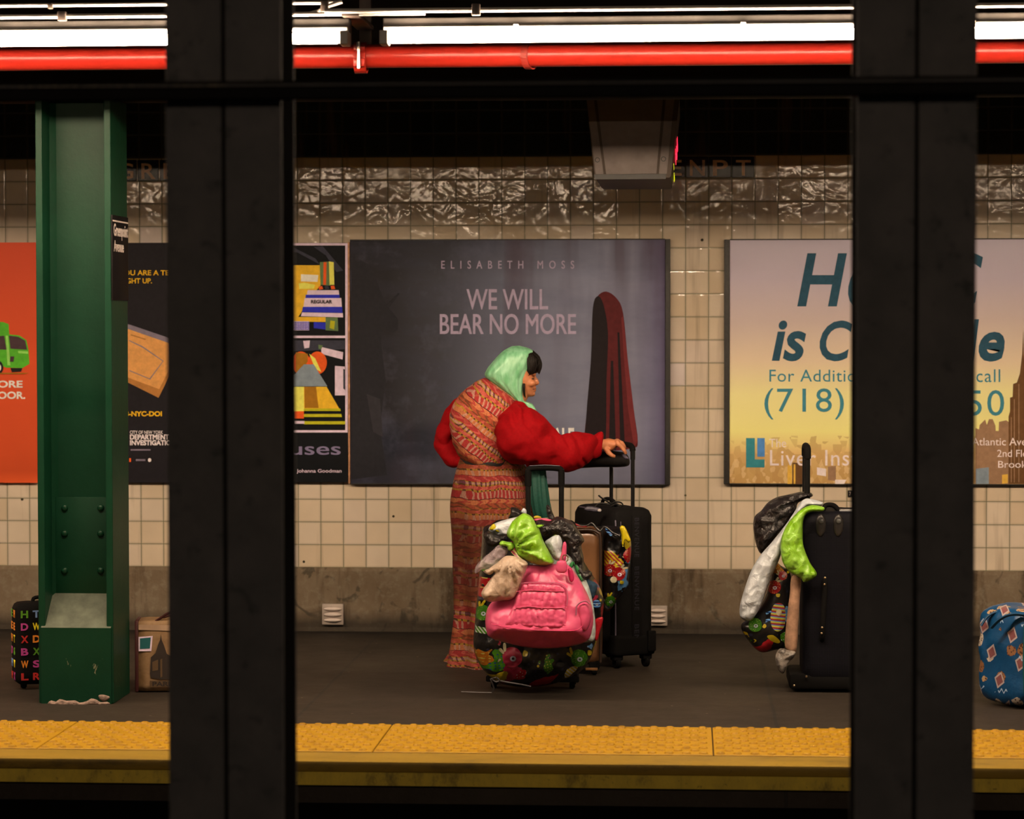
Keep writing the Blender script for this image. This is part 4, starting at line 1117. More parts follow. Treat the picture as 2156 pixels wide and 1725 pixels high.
part_tube(bm, [P(1276, 945, yh-.022), P(1282, 954, yh-.034), P(1288.5, 959.5, yh-.036), P(1295, 961.5, yh-.030)], [.012, .0115, .0095, .0078])
for kx, ky, kd in ((1300, 930.5, -.024), (1300, 927.5, -.006), (1299, 927.5, .012), (1296, 928.5, .028)): part_ball(bm, P(kx, ky, yh+kd), (.010, .009, .008))
woman = union_body('person', bm, .0035, M_SKIN, 3)
tag(woman, 'stooped person in mint headscarf, red sleeves and patterned long dress gripping a suitcase handle', 'person')
# the garments
def skirt_wr(s, a, c):
    return (.004+.018*s)*math.sin(a*7+2.2*math.sin(s*3))*(.4+.6*s)+.010*fbm(c.x*6, c.z*3, c.y*6)
newloft('skirt', [E(972, 958, 1090, 962, YH, .155), E(962, 985, 1108, 985, YH, .18), E(953, 1020, 1118, 1020, YH, .20), E(948, 1070, 1126, 1068, YH, .21), E(951, 1130, 1124, 1130, YH, .205), E(955, 1200, 1118, 1200, YH, .19), E(957, 1270, 1112, 1270, YH-.02, .19), E(954, 1330, 1104, 1330, YH-.03, .19), E(946, 1375, 1100, 1375, YH-.04, .20), E(938, 1396, 1100, 1399, YH-.05, .21)], M_SKIRT, woman, 8, 96, False, skirt_wr)
def vest_wr(s, a, c): return .006*ridge(c.x*9+c.z*5, c.z*4-c.x*6, 2)+.004*fbm(c.x*20, c.z*20)
newloft('vest', [E(985, 974, 1075, 984, YH-.01, .15), E(965, 955, 1078, 975, YH-.01, .165), E(953, 925, 1080, 955, YH-.01, .175), E(949, 885, 1085, 930, YH-.01, .180), E(957, 850, 1090, 902, YH-.01, .178), E(975, 825, 1092, 875, YH-.01, .165), E(998, 807, 1090, 855, YH, .135), E(1020, 797, 1094, 848, YH, .10), E(1032, 800, 1088, 840, YH, .07)], M_VEST, woman, 8, 80, True, vest_wr, 2.3)
newloft('waistband', [E(973, 948, 1085, 960, YH, .150), E(970, 960, 1088, 968, YH, .168), E(968, 972, 1092, 978, YH, .172), E(968, 980, 1094, 982, YH, .165)], M_BELT, woman, 4, 60)
def slv(amp, k, seed, ang=60):
    ca, sa = math.cos(math.radians(ang)), math.sin(math.radians(ang))
    def w(s, a, c):
        ph = (c.x*ca+c.z*sa+c.y*.3)*k+4.0*noise.noise(c*7+Vector((seed, 0, 0)))
        m = max(0, min(1, .55+1.6*noise.noise(c*5+Vector((0, seed, 0)))))
        return amp*m*(abs(math.sin(ph))**.7-.6)+amp*.5*fbm(c.x*9+seed, c.z*9, c.y*9)
    return w
newloft('near_sleeve', [E(1047, 880, 1086, 844, YH-.12, .07), E(1043, 905, 1104, 852, YH-.15, .11), E(1042, 935, 1124, 868, YH-.17, .13), E(1052, 960, 1146, 888, YH-.18, .125), E(1085, 975, 1163, 908, YH-.18, .11), E(1128, 981, 1178, 915, YH-.17, .095), E(1160, 984, 1200, 913, YH-.15, .085), E(1198, 992, 1215, 915, YH-.13, .08), E(1226, 984, 1232, 914, YH-.10, .07), E(1247, 970, 1250, 915, YH-.08, .058), E(1259, 962, 1261, 915, YH-.06, .046), E(1266, 955, 1268, 918, YH-.05, .038), E(1267, 950, 1270, 924, YH-.045, .030)], M_RED, woman, 8, 64, True, slv(.030, 42, 3, 20))
newloft('far_sleeve', [E(978, 826, 1006, 880, YH+.12, .09), E(956, 843, 988, 892, YH+.13, .095), E(938, 868, 977, 902, YH+.13, .095), E(924, 893, 969, 914, YH+.12, .09), E(915, 920, 962, 926, YH+.11, .085), E(916, 945, 962, 938, YH+.09, .075), E(926, 966, 966, 946, YH+.07, .065), E(945, 979, 972, 950, YH+.05, .055), E(970, 984, 980, 954, YH+.03, .05), E(992, 985, 997, 957, YH+.0, .04)], M_RED, woman, 8, 56, True, slv(.026, 50, 9, 70))
def sc_wr(s, a, c): return (.0075*abs(math.sin(a*6.5+s*5+1.5*noise.noise(c*6)))**.6-.004+.003*fbm(c.x*30, c.z*12))*min(1, s*1.9)*(1-.4*s)
newloft('headscarf', [E(1078, 729, 1094, 728, YH, .012), E(1061, 738, 1112, 733, YH, .052), E(1048, 750, 1124, 741, YH, .080), E(1036, 764, 1124, 756, YH, .090), E(1026, 778, 1122, 770, YH, .094), E(1022, 790, 1115, 785, YH, .094), E(1030, 801, 1109, 797, YH, .092), E(1048, 813, 1106, 808, YH-.004, .086), E(1066, 828, 1103, 820, YH-.01, .074), E(1082, 840, 1101, 833, YH-.015, .058), E(1094, 850, 1103, 845, YH-.02, .04), E(1100, 856, 1105, 852, YH-.02, .02)], M_SCARF, woman, 8, 88, True, sc_wr, 2.4)
newloft('scarf_end', [E(1098, 846, 1108, 846, YH-.05, .012), E(1102, 852, 1120, 850, YH-.05, .016), E(1110, 864, 1127, 860, YH-.05, .016), E(1118, 880, 1132, 872, YH-.06, .014), E(1124, 893, 1134, 885, YH-.06, .010)], M_SCARF, woman, 6, 24)
newloft('hair', [E(1104, 736, 1121, 738, YH, .03), E(1100, 744, 1130, 746, YH, .058), E(1098, 755, 1136, 755, YH, .070), E(1100, 766, 1138, 765, YH, .074), E(1104, 776, 1136, 776, YH, .073), E(1108, 784, 1130, 784, YH, .066), E(1112, 789, 1124, 788, YH, .05)], M_HAIR, woman, 6, 72, True, lambda s, a, c: .0045*ridge(a*5, s*2.2, 3)+.002*math.sin(a*24+s*6))
bm = bmesh.new(); rdh = random.Random(4)
for k in range(26):
    sd = -1 if k % 2 else 1; d0 = .012+.05*rdh.random()
    x0_, y0_ = 1122+6*rdh.random(), 744+8*rdh.random()
    tube(bm, [P(*q) for q in crom([(x0_, y0_, YH+sd*d0*.8), (x0_+9+4*rdh.random(), y0_+14, YH+sd*d0*1.15), (x0_+8+4*rdh.random(), y0_+28, YH+sd*d0*1.15), (x0_+3+6*rdh.random(), y0_+33+5*rdh.random(), YH+sd*d0)], 4)], [.0018]*12+[.0006], 6)
from_bm('hair_strands', bm, M_HAIR, woman, True)['kind'] = 'stuff'
bm = bmesh.new(); tube(bm, [P(1103, 808, YH-.062), P(1103, 820, YH-.056), P(1104, 830, YH-.048), P(1106, 837, YH-.036)], [.005, .0055, .0045, .002], 10)
from_bm('hair_lock', bm, M_HAIR, woman, True)
def shawl_wr(s, a, c): return .004*math.sin(a*9+s*4)
newloft('hanging_shawl_end', [E(1108, 975, 1146, 975, YH-.10, .03), E(1112, 1010, 1150, 1010, YH-.12, .028), E(1116, 1045, 1155, 1045, YH-.13, .028), E(1122, 1075, 1160, 1073, YH-.13, .026), E(1128, 1092, 1166, 1088, YH-.13, .018)], M_TEAL, woman, 6, 48, True, shawl_wr)
for s in (-1, 1):
    bm = bmesh.new(); sphere(bm, P(1121.8, 797.5, YH+s*.040), (.0060, .005, .0032), 12); from_bm('eye', bm, M_EYE, woman, True)
    bm = bmesh.new(); tube(bm, [P(1112, 791, YH+s*.054), P(1118, 787.5, YH+s*.050), P(1125, 787.5, YH+s*.038)], [.0012, .0020, .0012], 8); from_bm('eyebrow', bm, M_HAIR, woman, True)
bm = bmesh.new(); tube(bm, [P(1117.5, 820.5, YH-.032), P(1122, 819.6, YH-.026), P(1127.2, 819.6, YH-.008), P(1127.2, 819.6, YH+.008), P(1122, 819.6, YH+.026)], [.0015, .0022, .0026, .0026, .0015], 8); from_bm('lips', bm, M_LIP, woman, True)
for s in (-1, 1):
    newloft('shoe', [E(1004, 1392, 1006, 1400, YH+s*.08, .02), E(1010, 1380, 1012, 1403, YH+s*.08, .042), E(1030, 1382, 1032, 1403, YH+s*.08, .044), E(1052, 1388, 1053, 1403, YH+s*.08, .040), E(1066, 1393, 1067, 1403, YH+s*.08, .02)], M_SHOE, woman, 5, 24)
# dark cloth purse hanging from the hand behind the grip
pu = pillow('cloth_purse', [(1205, 988), (1222, 976), (1238, 964), (1256, 952), (1275, 950), (1296, 950), (1316, 954), (1325, 966), (1324, 980), (1304, 984), (1262, 984), (1226, 986)], YH+.06, .05, mat_cloth('black_soft_cloth', (.012, .010, .010), .3), None, gs=.008, wr=folds(.006, 14, 20, 2))
tag(pu, 'black soft cloth purse hanging from the hand at the suitcase grip', 'purse')
a_ = pillow('coin_pocket', [(1308, 958), (1314, 956), (1322, 963), (1323, 967), (1313, 966)], YH+.02, .006, simple('lilac_cloth', A(130, 108, 112)), pu, gs=.004)
# ------------------------------------------------------------------ luggage builders
def softbox(name, dims, r, M, mat, parent=None, n=14, amp=0.0, seed=0.0, smooth=True):
    "rounded soft-sided box centred at the origin of M"
    bm = bmesh.new(); bmesh.ops.create_cube(bm, size=2)
    bmesh.ops.subdivide_edges(bm, edges=bm.edges[:], cuts=n, use_grid_fill=True)
    hx, hy, hz = dims[0]/2, dims[1]/2, dims[2]/2
    for v in bm.verts:
        q = Vector((v.co.x*hx, v.co.y*hy, v.co.z*hz))
        inn = Vector((max(-hx+r, min(hx-r, q.x)), max(-hy+r, min(hy-r, q.y)), max(-hz+r, min(hz-r, q.z))))
        # push grid lines towards the rounded zone evenly
        d = q-inn
        if d.length > 1e-6:
            m = max(abs(d.x), abs(d.y), abs(d.z)); d = d.normalized()*m
        c = inn+d
        if amp: c += (c.normalized() if c.length else c)*amp*noise.fractal(c*9+Vector((seed, seed, 0)), 1, 2, 3)
        v.co = M @ c
    o = from_bm(name, bm, mat, parent, smooth)
    return o
def TM(x, y, z, rz=0): return Matrix.Translation((x, y, z)) @ Matrix.Rotation(rz, 4, 'Z')
def wheel(M, x, y, parent, r=.026):
    bm = bmesh.new()
    bmesh.ops.create_cone(bm, cap_ends=True, segments=18, radius1=r, radius2=r, depth=.022, matrix=Matrix.Rotation(PI/2, 4, 'Y'))
    bmesh.ops.bevel(bm, geom=[e for e in bm.edges if len(e.link_faces) == 2 and e.calc_face_angle(0) > 1], offset=.004, segments=2, affect='EDGES')
    for v in bm.verts: v.co = M @ (v.co+Vector((x, y, r)))
    o = from_bm('wheel', bm, M_RUBBER, parent); smooth_angle(o, 40)
    bm = bmesh.new(); box(bm, x-.022, x+.022, y-.022, y+.022, r*1.3, r*1.3+.035, bevel=.006)
    for v in bm.verts: v.co = M @ v.co
    from_bm('wheel_fork', bm, M_RUBBER, o)
def local_tube(name, pts, r, M, mat, parent, seg=10, flat=1.0): return newtube(name, [M @ Vector(p) for p in pts], r, mat, parent, seg, flat)
def pole_handle(M, parent, x, ya, yb, z0, z1, r=.009, gripr=.014, round_=True, mat=None):
    mat = mat or M_BLKGLOSS
    for y in (ya, yb):
        local_tube('handle_pole', [(x, y, z0), (x, y, z1)], r, M, mat, parent, 12)
        local_tube('pole_sleeve', [(x, y, z1-.05), (x, y, z1-.01)], r*1.28, M, mat, parent, 12)
    pts = [(x, ya, z1-.012), (x, ya+(yb-ya)*.04, z1+.004), (x, ya+(yb-ya)*.16, z1+.012), (x, (ya+yb)/2, z1+.014), (x, ya+(yb-ya)*.84, z1+.012), (x, ya+(yb-ya)*.96, z1+.004), (x, yb, z1-.012)]
    local_tube('handle_grip', crom(pts, 4), gripr, M, M_RUBBER, parent, 12, .9)

# ------------------------------------------------------------------ tall black suitcase at the right of the pile
cx0 = P(1290, 1200, YH).x
RZ = math.radians(28)
MB = TM(cx0, YH, 0, RZ)
t1 = thing('rolling_suitcase', 'tall black suitcase with lettered webbing strap, its handle gripped by the person', 'suitcase', (cx0, YH, 0), 'suitcases in the luggage pile', RZ)
zT = .690
softbox('body', (.20, .42, zT-.075), .045, MB @ TM(0.0, 0, (zT+.075)/2), M_BLKFAB, t1, 16, .003)
softbox('front_pocket', (.07, .37, .50), .030, MB @ TM(-.125, 0, .36), M_BLKFAB, t1, 12, .003, 2)
softbox('base_shell', (.21, .43, .10), .02, MB @ TM(0.0, 0, .10), M_RUBBER, t1, 8)
def loop(x, hw, z0, z1, r_, y0=0):
    pts = []
    for (cy_c, cz_c, a0) in ((hw-r_, z1-r_, 0), (-hw+r_, z1-r_, 90), (-hw+r_, z0+r_, 180), (hw-r_, z0+r_, 270)):
        for k in range(7):
            a = math.radians(a0+15*k); pts.append((x, y0+cy_c+r_*math.cos(a), cz_c+r_*math.sin(a)))
    return pts+[pts[0]]
local_tube('piping', loop(-.157, .160, .135, .585, .05), .0036, MB, M_PIPING, t1, 8)
local_tube('piping', loop(-.084, .198, .090, .676, .05), .0036, MB, M_PIPING, t1, 8)
local_tube('piping', loop(-.064, .206, .082, .684, .05), .003, MB, M_PIPING, t1, 8)
local_tube('piping', loop(.080, .200, .090, .678, .05), .003, MB, M_BLKGLOSS, t1, 8)
newbox('webbing_strap', (-.012, .034, -.2135, -.2105, .10, .66), M_BLKFAB, t1, .001, M=MB)
def strap_text(s, zc_, h):
    me = text_mesh(s, .02, 0, 1.15)
    xs_ = [v.co.x for v in me.vertices]; ys_ = [v.co.y for v in me.vertices]
    L_, H_ = max(xs_)-min(xs_), max(ys_)-min(ys_)
    for v in me.vertices:
        u = (v.co.x-min(xs_))/L_; w = (v.co.y-min(ys_))/H_
        v.co = MB @ Vector((-.001+.022*w, -.2137-.0006*(v.co.z+.02)/.04, zc_+h/2-h*u))
    link('lettering', me, simple('dim_grey_lettering', A(62, 52, 50, .6), .7, spec=.1), t1)
strap_text('BENVENUE', .565, .17); strap_text('BENVENUE', .345, .19); strap_text('BEN', .155, .07)
pole_handle(MB, t1, .045, -.105, .105, zT-.01, .945, .0085, .013)
for wx, wy in ((-.07, -.18), (.07, -.18), (-.07, .18), (.07, .18)): wheel(MB, wx, wy, t1)
local_tube('top_handle', crom([(-.02, -.07, zT-.004), (-.02, -.05, zT+.022), (-.02, 0, zT+.030), (-.02, .05, zT+.022), (-.02, .07, zT-.004)], 5), .008, MB, M_RUBBER, t1, 8)
newbox('side_foot', (.06, .10, -.225, -.205, .07, .16), M_RUBBER, t1, .006, M=MB)
lt = pillow('luggage_tag', [(1231, 1070), (1240, 1066), (1262, 1070), (1267, 1074), (1264, 1079), (1246, 1078), (1232, 1075)], 11.22, .008, M_TAGGREY, None, gs=.005)
tag(lt, 'grey leather luggage tag lying on top of the tall black suitcase', 'luggage tag')
bm = bmesh.new(); sphere(bm, P(1262, 1075, 11.205), (.009, .006, .007), 12); from_bm('stud', bm, simple('pearl_stud', A(225, 190, 160), .2), lt, True)
rb = thing('ribbon_bow', 'black ribbon bow tied round the poles of the tall black suitcase', 'ribbon', tuple(P(1292, 1066, 11.3)))
for pts, r in (([(1260, 1043), (1266, 1048), (1277, 1055), (1286, 1061)], .006), ([(1284, 1064), (1294, 1058), (1306, 1058), (1311, 1064), (1302, 1070), (1288, 1068)], .0055), ([(1288, 1066), (1296, 1062), (1303, 1066), (1298, 1071)], .010), ([(1252, 1072), (1258, 1062), (1270, 1060), (1284, 1063)], .004)):
    newtube('ribbon_loop', crom([tuple(P(x, y, 11.32)) for x, y in pts], 5), r, mat_cloth('black_satin_ribbon', (.012, .012, .012), .2, .35), rb, 8, .6)

# ------------------------------------------------------------------ glossy brown case
bx0, bx1 = P(1135, 1200, 10.98).x, P(1267, 1200, 10.98).x
MBr = TM((bx0+bx1)/2, 11.05, 0)
zt_, zb_ = P(1240, 1112, 10.97).z, P(1240, 1402, 10.97).z
t2 = thing('hard_case', 'glossy brown hard case behind the pink handbag', 'suitcase', ((bx0+bx1)/2, 11.05, 0), 'suitcases in the luggage pile')
softbox('shell', (bx1-bx0, .15, zt_-zb_), .045, MBr @ TM(0, 0, (zt_+zb_)/2), M_BROWNCASE, t2, 14, .0015)
pts = [(1212, 1117), (1240, 1116), (1258, 1122), (1264, 1140), (1264, 1250), (1264, 1395)]
newtube('edge_band', [tuple(P(x, y, 10.972)) for x, y in crom(pts, 6)], .006, simple('dark_brown_edging', A(60, 36, 22), .4), t2, 8)
for s in (-1, 1): wheel(MBr, s*.10, -.04, t2, .02); wheel(MBr, s*.10, .04, t2, .02)
newbox('brass_foot_plate', (P(1233, 1400, 10.96).x, P(1258, 1400, 10.96).x, 10.958, 10.97, P(0, 1402, 10.96).z, P(0, 1397, 10.96).z), simple('tan_edge', A(150, 92, 44), .4), t2, .001)
pts = [(1238, 1141), (1250, 1126), (1258, 1132), (1252, 1143), (1246, 1142)]
bc2 = pillow('critter_print_bag', [(1270, 1122), (1268, 1108), (1274, 1107), (1307, 1109), (1317, 1112), (1324, 1126), (1329, 1142), (1329, 1168), (1326, 1200), (1322, 1236), (1307, 1256), (1294, 1273), (1282, 1286), (1272, 1282), (1270, 1240), (1270, 1180)], 11.06, .055, M_CRIT2, None, gs=.009, wr=addw(folds(.018, 14, 60, 2, 4), gather(1240, 1104, 11.03, 11, .010), folds(.005, 45, 0, 1.5, 2)))
tag(bc2, 'black critter print bag hanging on the front of the tall black suitcase', 'bag', 'critter print bags')
rim = newtube('bag_rim', [tuple(P(x, y, 10.985)) for x, y in crom([(1207, 1103), (1222, 1107), (1234, 1108), (1246, 1102), (1256, 1113), (1264, 1118), (1274, 1110), (1290, 1122), (1304, 1128)], 5)], .0042, M_CRIT2, bc2, 6)
fl = pillow('yellow_flap', [(1305, 1110), (1315, 1109), (1326, 1132), (1328, 1138), (1323, 1143), (1316, 1138), (1312, 1152), (1309, 1144), (1309, 1130)], 10.965, .007, simple('yellow_oilcloth', A(222, 176, 14, 1.1), .35), bc2, gs=.006)

# ------------------------------------------------------------------ front trolley suitcase buried under bags
xa_, xb_ = P(1030, 1300, 10.58).x, P(1214, 1300, 10.58).x
xm = (xa_+xb_)/2; MF = TM(xm, 10.64, 0)
t3 = thing('rolling_suitcase', 'black trolley suitcase nearest the tracks, buried under the pink handbag', 'suitcase', (xm, 10.64, 0), 'suitcases in the luggage pile')
ztf = P(1145, 1098, 10.6).z
softbox('body', (xb_-xa_, .17, ztf-.045), .04, MF @ TM(0, 0, (ztf+.045)/2), M_BLKFAB, t3, 14, .003)
hz = P(1148, 988, 10.70).z
hx0, hx1 = P(1112, 1000, 10.70).x-xm, P(1182, 1000, 10.70).x-xm
for hx in (hx0, hx1):
    local_tube('handle_pole', [(hx, .06, ztf-.02), (hx, .06, hz)], .0110, MF, M_BLKGLOSS, t3, 12)
    local_tube('pole_sleeve', [(hx, .06, hz-.07), (hx, .06, hz-.01)], .0135, MF, M_RUBBER, t3, 12)
local_tube('handle_grip', crom([(hx0, .06, hz-.02), (hx0+.003, .06, hz-.002), (hx0+.02, .06, hz+.004), ((hx0+hx1)/2, .06, hz+.006), (hx1-.02, .06, hz+.004), (hx1-.003, .06, hz-.002), (hx1, .06, hz-.02)], 5), .0125, MF, M_RUBBER, t3, 12)
local_tube('grip_trim', [(hx0+.006, .047, hz+.014), ((hx0+hx1)/2, .047, hz+.017), (hx1-.006, .047, hz+.014)], .0015, MF, M_PIPING, t3, 6)
for s in (-1, 1): wheel(MF, s*.16, -.05, t3, .024); wheel(MF, s*.16, .05, t3, .024)
newbox('base_rail', (-.19, .19, -.095, -.07, .03, .055), M_RUBBER, t3, .006, M=MF)

bc1 = pillow('critter_print_bag', [(1020, 1110), (1014, 1150), (1010, 1203), (1005, 1257), (1000, 1310), (997, 1363), (1010, 1400), (1030, 1424), (1055, 1439), (1088, 1446), (1122, 1447), (1162, 1441), (1208, 1424), (1236, 1399), (1252, 1363), (1264, 1320), (1271, 1270), (1262, 1235), (1240, 1200), (1215, 1160), (1190, 1130), (1120, 1112), (1060, 1104)], 10.50, .13, M_CRIT, None, gs=.012, R=.16, wr=addw(folds(.022, 10, 70, 2, 1), folds(.007, 34, 10, 1.5, 6)), flatback=.12)
tag(bc1, 'big black critter print tote bag under the pink handbag', 'bag', 'critter print bags')
rf = pillow('red_print_flap', [(1252, 1306), (1268, 1299), (1269, 1310), (1263, 1330), (1259, 1345), (1254, 1350), (1250, 1340), (1253, 1325)], 10.34, .006, simple('red_spotted_oilcloth', A(190, 20, 30, 1.1), .35, var=.3, scale=120), bc1, gs=.006)
wg = pillow('carrier_bag', [(1150, 1200), (1170, 1176), (1186, 1166), (1200, 1172), (1222, 1200), (1240, 1236), (1250, 1280), (1254, 1320), (1252, 1345), (1240, 1353), (1200, 1350), (1160, 1320), (1148, 1260)], 10.33, .02, mat_critter('x', 2) if 0 else plastic('white_plastic_green_print', A(205, 190, 160), .35), None, gs=.012, wr=folds(.004, 12, 50, 2))
tag(wg, 'white carrier bag with green print behind the right side of the pink handbag', 'bag', 'plastic carrier bags in the luggage pile')
items = [(ell(1203, 1190, 4, 8, 14, .5), 0), ([(1207, 1182), (1214, 1190), (1222, 1204), (1216, 1210), (1210, 1196)], 0), ([(1214, 1206), (1222, 1212), (1228, 1224), (1222, 1222)], 0)]
for pl, _ in items:
    pillow('green_print', pl, 10.312, .002, simple('green_bag_ink', A(60, 130, 60), .4), wg, gs=.006, closed_smooth=2)
dn = pillow('folded_cloth', [(1228, 1216), (1240, 1221), (1257, 1231), (1255, 1248), (1247, 1262), (1238, 1250), (1230, 1232)], 10.36, .02, M_DENIM, None, gs=.007, wr=folds(.004, 20, 30, 2))
tag(dn, 'dark blue cloth tucked between the pink handbag and brown case', 'cloth')

# ------------------------------------------------------------------ pink handbag
YPK = 10.24
seamz = P(1150, 1326, YPK-.09).z; botz = P(1150, 1364, YPK).z; topz = P(1150, 1190, YPK).z
def pink_h(x, z, h):
    f = (topz-z)/(topz-seamz)                       # 0 at the top edge, 1 at the base seam
    if z >= seamz: return h*(.30+.70*max(0, min(1, f))**.8)
    return min(h*1.0, 1.0)*(.25+.75*max(0, (z-botz)/(seamz-botz)))
pk = pillow('handbag', [(1112, 1191), (1147, 1190), (1172, 1188), (1196, 1190), (1213, 1210), (1228, 1234), (1243, 1266), (1249, 1298), (1247, 1325), (1237, 1349), (1203, 1361), (1152, 1366), (1107, 1363), (1066, 1354), (1033, 1343), (1024, 1329), (1022, 1302), (1028, 1278), (1044, 1262), (1074, 1252), (1092, 1234), (1103, 1211)], YPK, .12, M_PINK, None, gs=.0075, R=.085, hfun=pink_h,
            wr=addw(folds(.012, 10, 80, 2.2, 3), gather(1150, 1190, YPK, 14, .006), folds(.003, 40, 60, 1.5, 8)), flatback=.35)
tag(pk, 'slouchy pink vinyl handbag with ruched pockets on the front of the luggage pile', 'handbag')
def front(px, py, extra=0.0):
    "point on the handbag's front surface seen at a pixel"
    return P(px, py, YPK-.115-extra)
def ruch(x, z):
    k = P(1150, 1280, YPK-.12).z
    band = abs(math.sin((z-k)/.062*PI))
    return .011*band**.5*abs(math.sin(PI*x/.023+2.6*noise.noise(Vector((x*14, z*9, 4)))))**.7*(.55+.7*abs(noise.noise(Vector((x*20, z*6, 1)))))+.003*fbm(x*50, z*50)
def pocket_y(x, z):
    f = (topz-z)/(topz-seamz); return .045*max(0, 1-f)
pillow('ruched_pocket', [(1100, 1229), (1130, 1227), (1160, 1228), (1180, 1231), (1191, 1240), (1194, 1256), (1193, 1282), (1195, 1310), (1192, 1321), (1150, 1323), (1105, 1320), (1062, 1317), (1066, 1302), (1078, 1280), (1084, 1262), (1093, 1243)], YPK-.106, .020, M_PINK, pk, gs=.0042, R=.02, wr=ruch, yfun=pocket_y, flatback=.6)
def zipline(pts, r, mat, nm, ex=.0):
    o = newtube(nm, [tuple(P(x, y, YPK-.129-ex+pocket_y(0, P(x, y, YPK-.12).z))) for x, y in crom(pts, 5)], r, mat, pk, 8, .6); return o
zipline([(1096, 1229), (1130, 1226), (1160, 1227), (1180, 1230), (1192, 1240), (1195, 1258), (1193, 1276)], .0026, M_ZIP, 'pocket_zip', .0)
zipline([(1080, 1280), (1110, 1277), (1150, 1280), (1193, 1279)], .0028, M_PINK, 'pocket_seam', .004)
zipline([(1088, 1246), (1120, 1243), (1160, 1245), (1188, 1245)], .0022, M_PINK, 'pocket_seam', .002)
zipline([(1034, 1314), (1060, 1320), (1100, 1325), (1150, 1328), (1210, 1328), (1226, 1318)], .003, M_PINKD, 'base_seam', .002)
pillow('side_pocket', [(1215, 1292), (1216, 1276), (1224, 1268), (1236, 1268), (1243, 1280), (1245, 1300), (1241, 1318), (1232, 1330), (1222, 1322), (1217, 1306)], YPK-.075, .030, M_PINK, pk, gs=.006, R=.02, wr=folds(.004, 22, 70, 1.5), yfun=lambda x, z: .0)
newtube('side_pocket_zip', [tuple(P(x, y, YPK-.108)) for x, y in crom([(1213, 1296), (1214, 1278), (1222, 1269), (1234, 1266), (1242, 1272)], 5)], .003, M_ZIP, pk, 8)
pillow('strap', [(1186, 1143), (1192, 1143), (1193, 1160), (1190, 1184), (1178, 1184), (1182, 1164)], YPK-.055, .006, M_PINK, pk, gs=.005)
pillow('strap_tab', [(1174, 1182), (1191, 1182), (1194, 1198), (1190, 1206), (1180, 1207), (1172, 1203), (1171, 1194)], YPK-.085, .006, M_PINK, pk, gs=.005)
pillow('strap_tab', [(1196, 1199), (1203, 1198), (1208, 1212), (1208, 1222), (1203, 1226), (1198, 1220)], YPK-.065, .005, M_PINKD, pk, gs=.005)
newtube('strap_ring', [tuple(P(1190+6*math.cos(a), 1176+7*math.sin(a), YPK-.07)) for a in [2*PI*k/14 for k in range(15)]], .0022, M_BRASS, pk, 6)
pillow('top_strap', [(1126, 1093), (1145, 1092), (1162, 1095), (1160, 1098), (1142, 1098), (1127, 1097)], 10.42, .006, M_PINK, pk, gs=.005)

# ------------------------------------------------------------------ plastic bags heaped on top
GP = 'plastic carrier bags in the luggage pile'
def bag(name, label, outline, Y, T, mat, cat='bag', group=GP, gs=.0075, **k):
    o = pillow(name, outline, Y, T, mat, None, gs=gs, **k)
    return tag(o, label, cat, group)
lime = bag('plastic_bag', 'knotted lime green plastic bag on top of the pink handbag', [(1105, 1081), (1120, 1089), (1128, 1104), (1136, 1116), (1142, 1134), (1151, 1153), (1160, 1170), (1166, 1186), (1146, 1191), (1122, 1187), (1104, 1179), (1092, 1171), (1086, 1160), (1082, 1150), (1080, 1141), (1070, 1132), (1067, 1121), (1072, 1110), (1079, 1098), (1093, 1086)], 10.22, .06, M_LIME,
    wr=addw(gather(1083, 1150, 10.22, 11, .016, 1), folds(.011, 20, 35, 2.0, 6), folds(.006, 50, -30, 1.5, 2)))
pillow('knot_ear', [(1082, 1146), (1083, 1153), (1078, 1160), (1070, 1159), (1066, 1151), (1054, 1150), (1051, 1144), (1057, 1139), (1068, 1141), (1078, 1142)], 10.20, .018, M_LIME, lime, gs=.006, wr=folds(.003, 30, 0, 1))
pillow('handle_tip', [(1130, 1106), (1145, 1105), (1140, 1110), (1132, 1112)], 10.2, .005, M_LIME, lime, gs=.005)
bag('plastic_bag', 'beige translucent plastic bag sagging left of the pink handbag', [(1065, 1171), (1088, 1173), (1110, 1185), (1108, 1199), (1099, 1222), (1092, 1241), (1081, 1260), (1055, 1265), (1027, 1267), (1013, 1250), (1028, 1226), (1042, 1205), (1030, 1211), (1018, 1203), (1030, 1197), (1048, 1184)], 10.16, .05, M_BEIGE,
    wr=addw(gather(1074, 1170, 10.16, 19, .012, 2, .14), folds(.008, 18, 60, 2, 2), folds(.004, 55, 10, 1.5, 9)))
bag('plastic_bag', 'crumpled clear plastic bag at the far left of the luggage pile', [(1050, 1148), (1066, 1155), (1068, 1165), (1054, 1187), (1030, 1200), (1016, 1199), (1001, 1208), (1001, 1194), (1016, 1176), (1034, 1162)], 10.22, .028, M_CLEAR, wr=folds(.014, 30, 40, 2.0, 8))
wy = bag('plastic_bag', 'white plastic bag with a yellow corner left of the lime bag', [(1042, 1102), (1062, 1095), (1087, 1089), (1100, 1086), (1098, 1110), (1085, 1128), (1070, 1131), (1052, 1130), (1038, 1124), (1029, 1117), (1031, 1110)], 10.34, .035, M_WHTPL, wr=folds(.011, 22, 20, 2, 3))
pillow('yellow_corner', [(1039, 1103), (1045, 1110), (1052, 1121), (1040, 1118), (1030, 1115)], 10.312, .006, simple('yellow_plastic', A(228, 185, 16), .35), wy, gs=.005, closed_smooth=3)
bag('bin_liner_bag', 'round black plastic bag bulging under the white and yellow one', [(1029, 1118), (1040, 1124), (1052, 1130), (1066, 1129), (1060, 1138), (1050, 1149), (1033, 1152), (1022, 1142), (1018, 1126)], 10.30, .04, M_BLKPL, wr=folds(.006, 22, 20, 2, 5), group='black plastic bags')
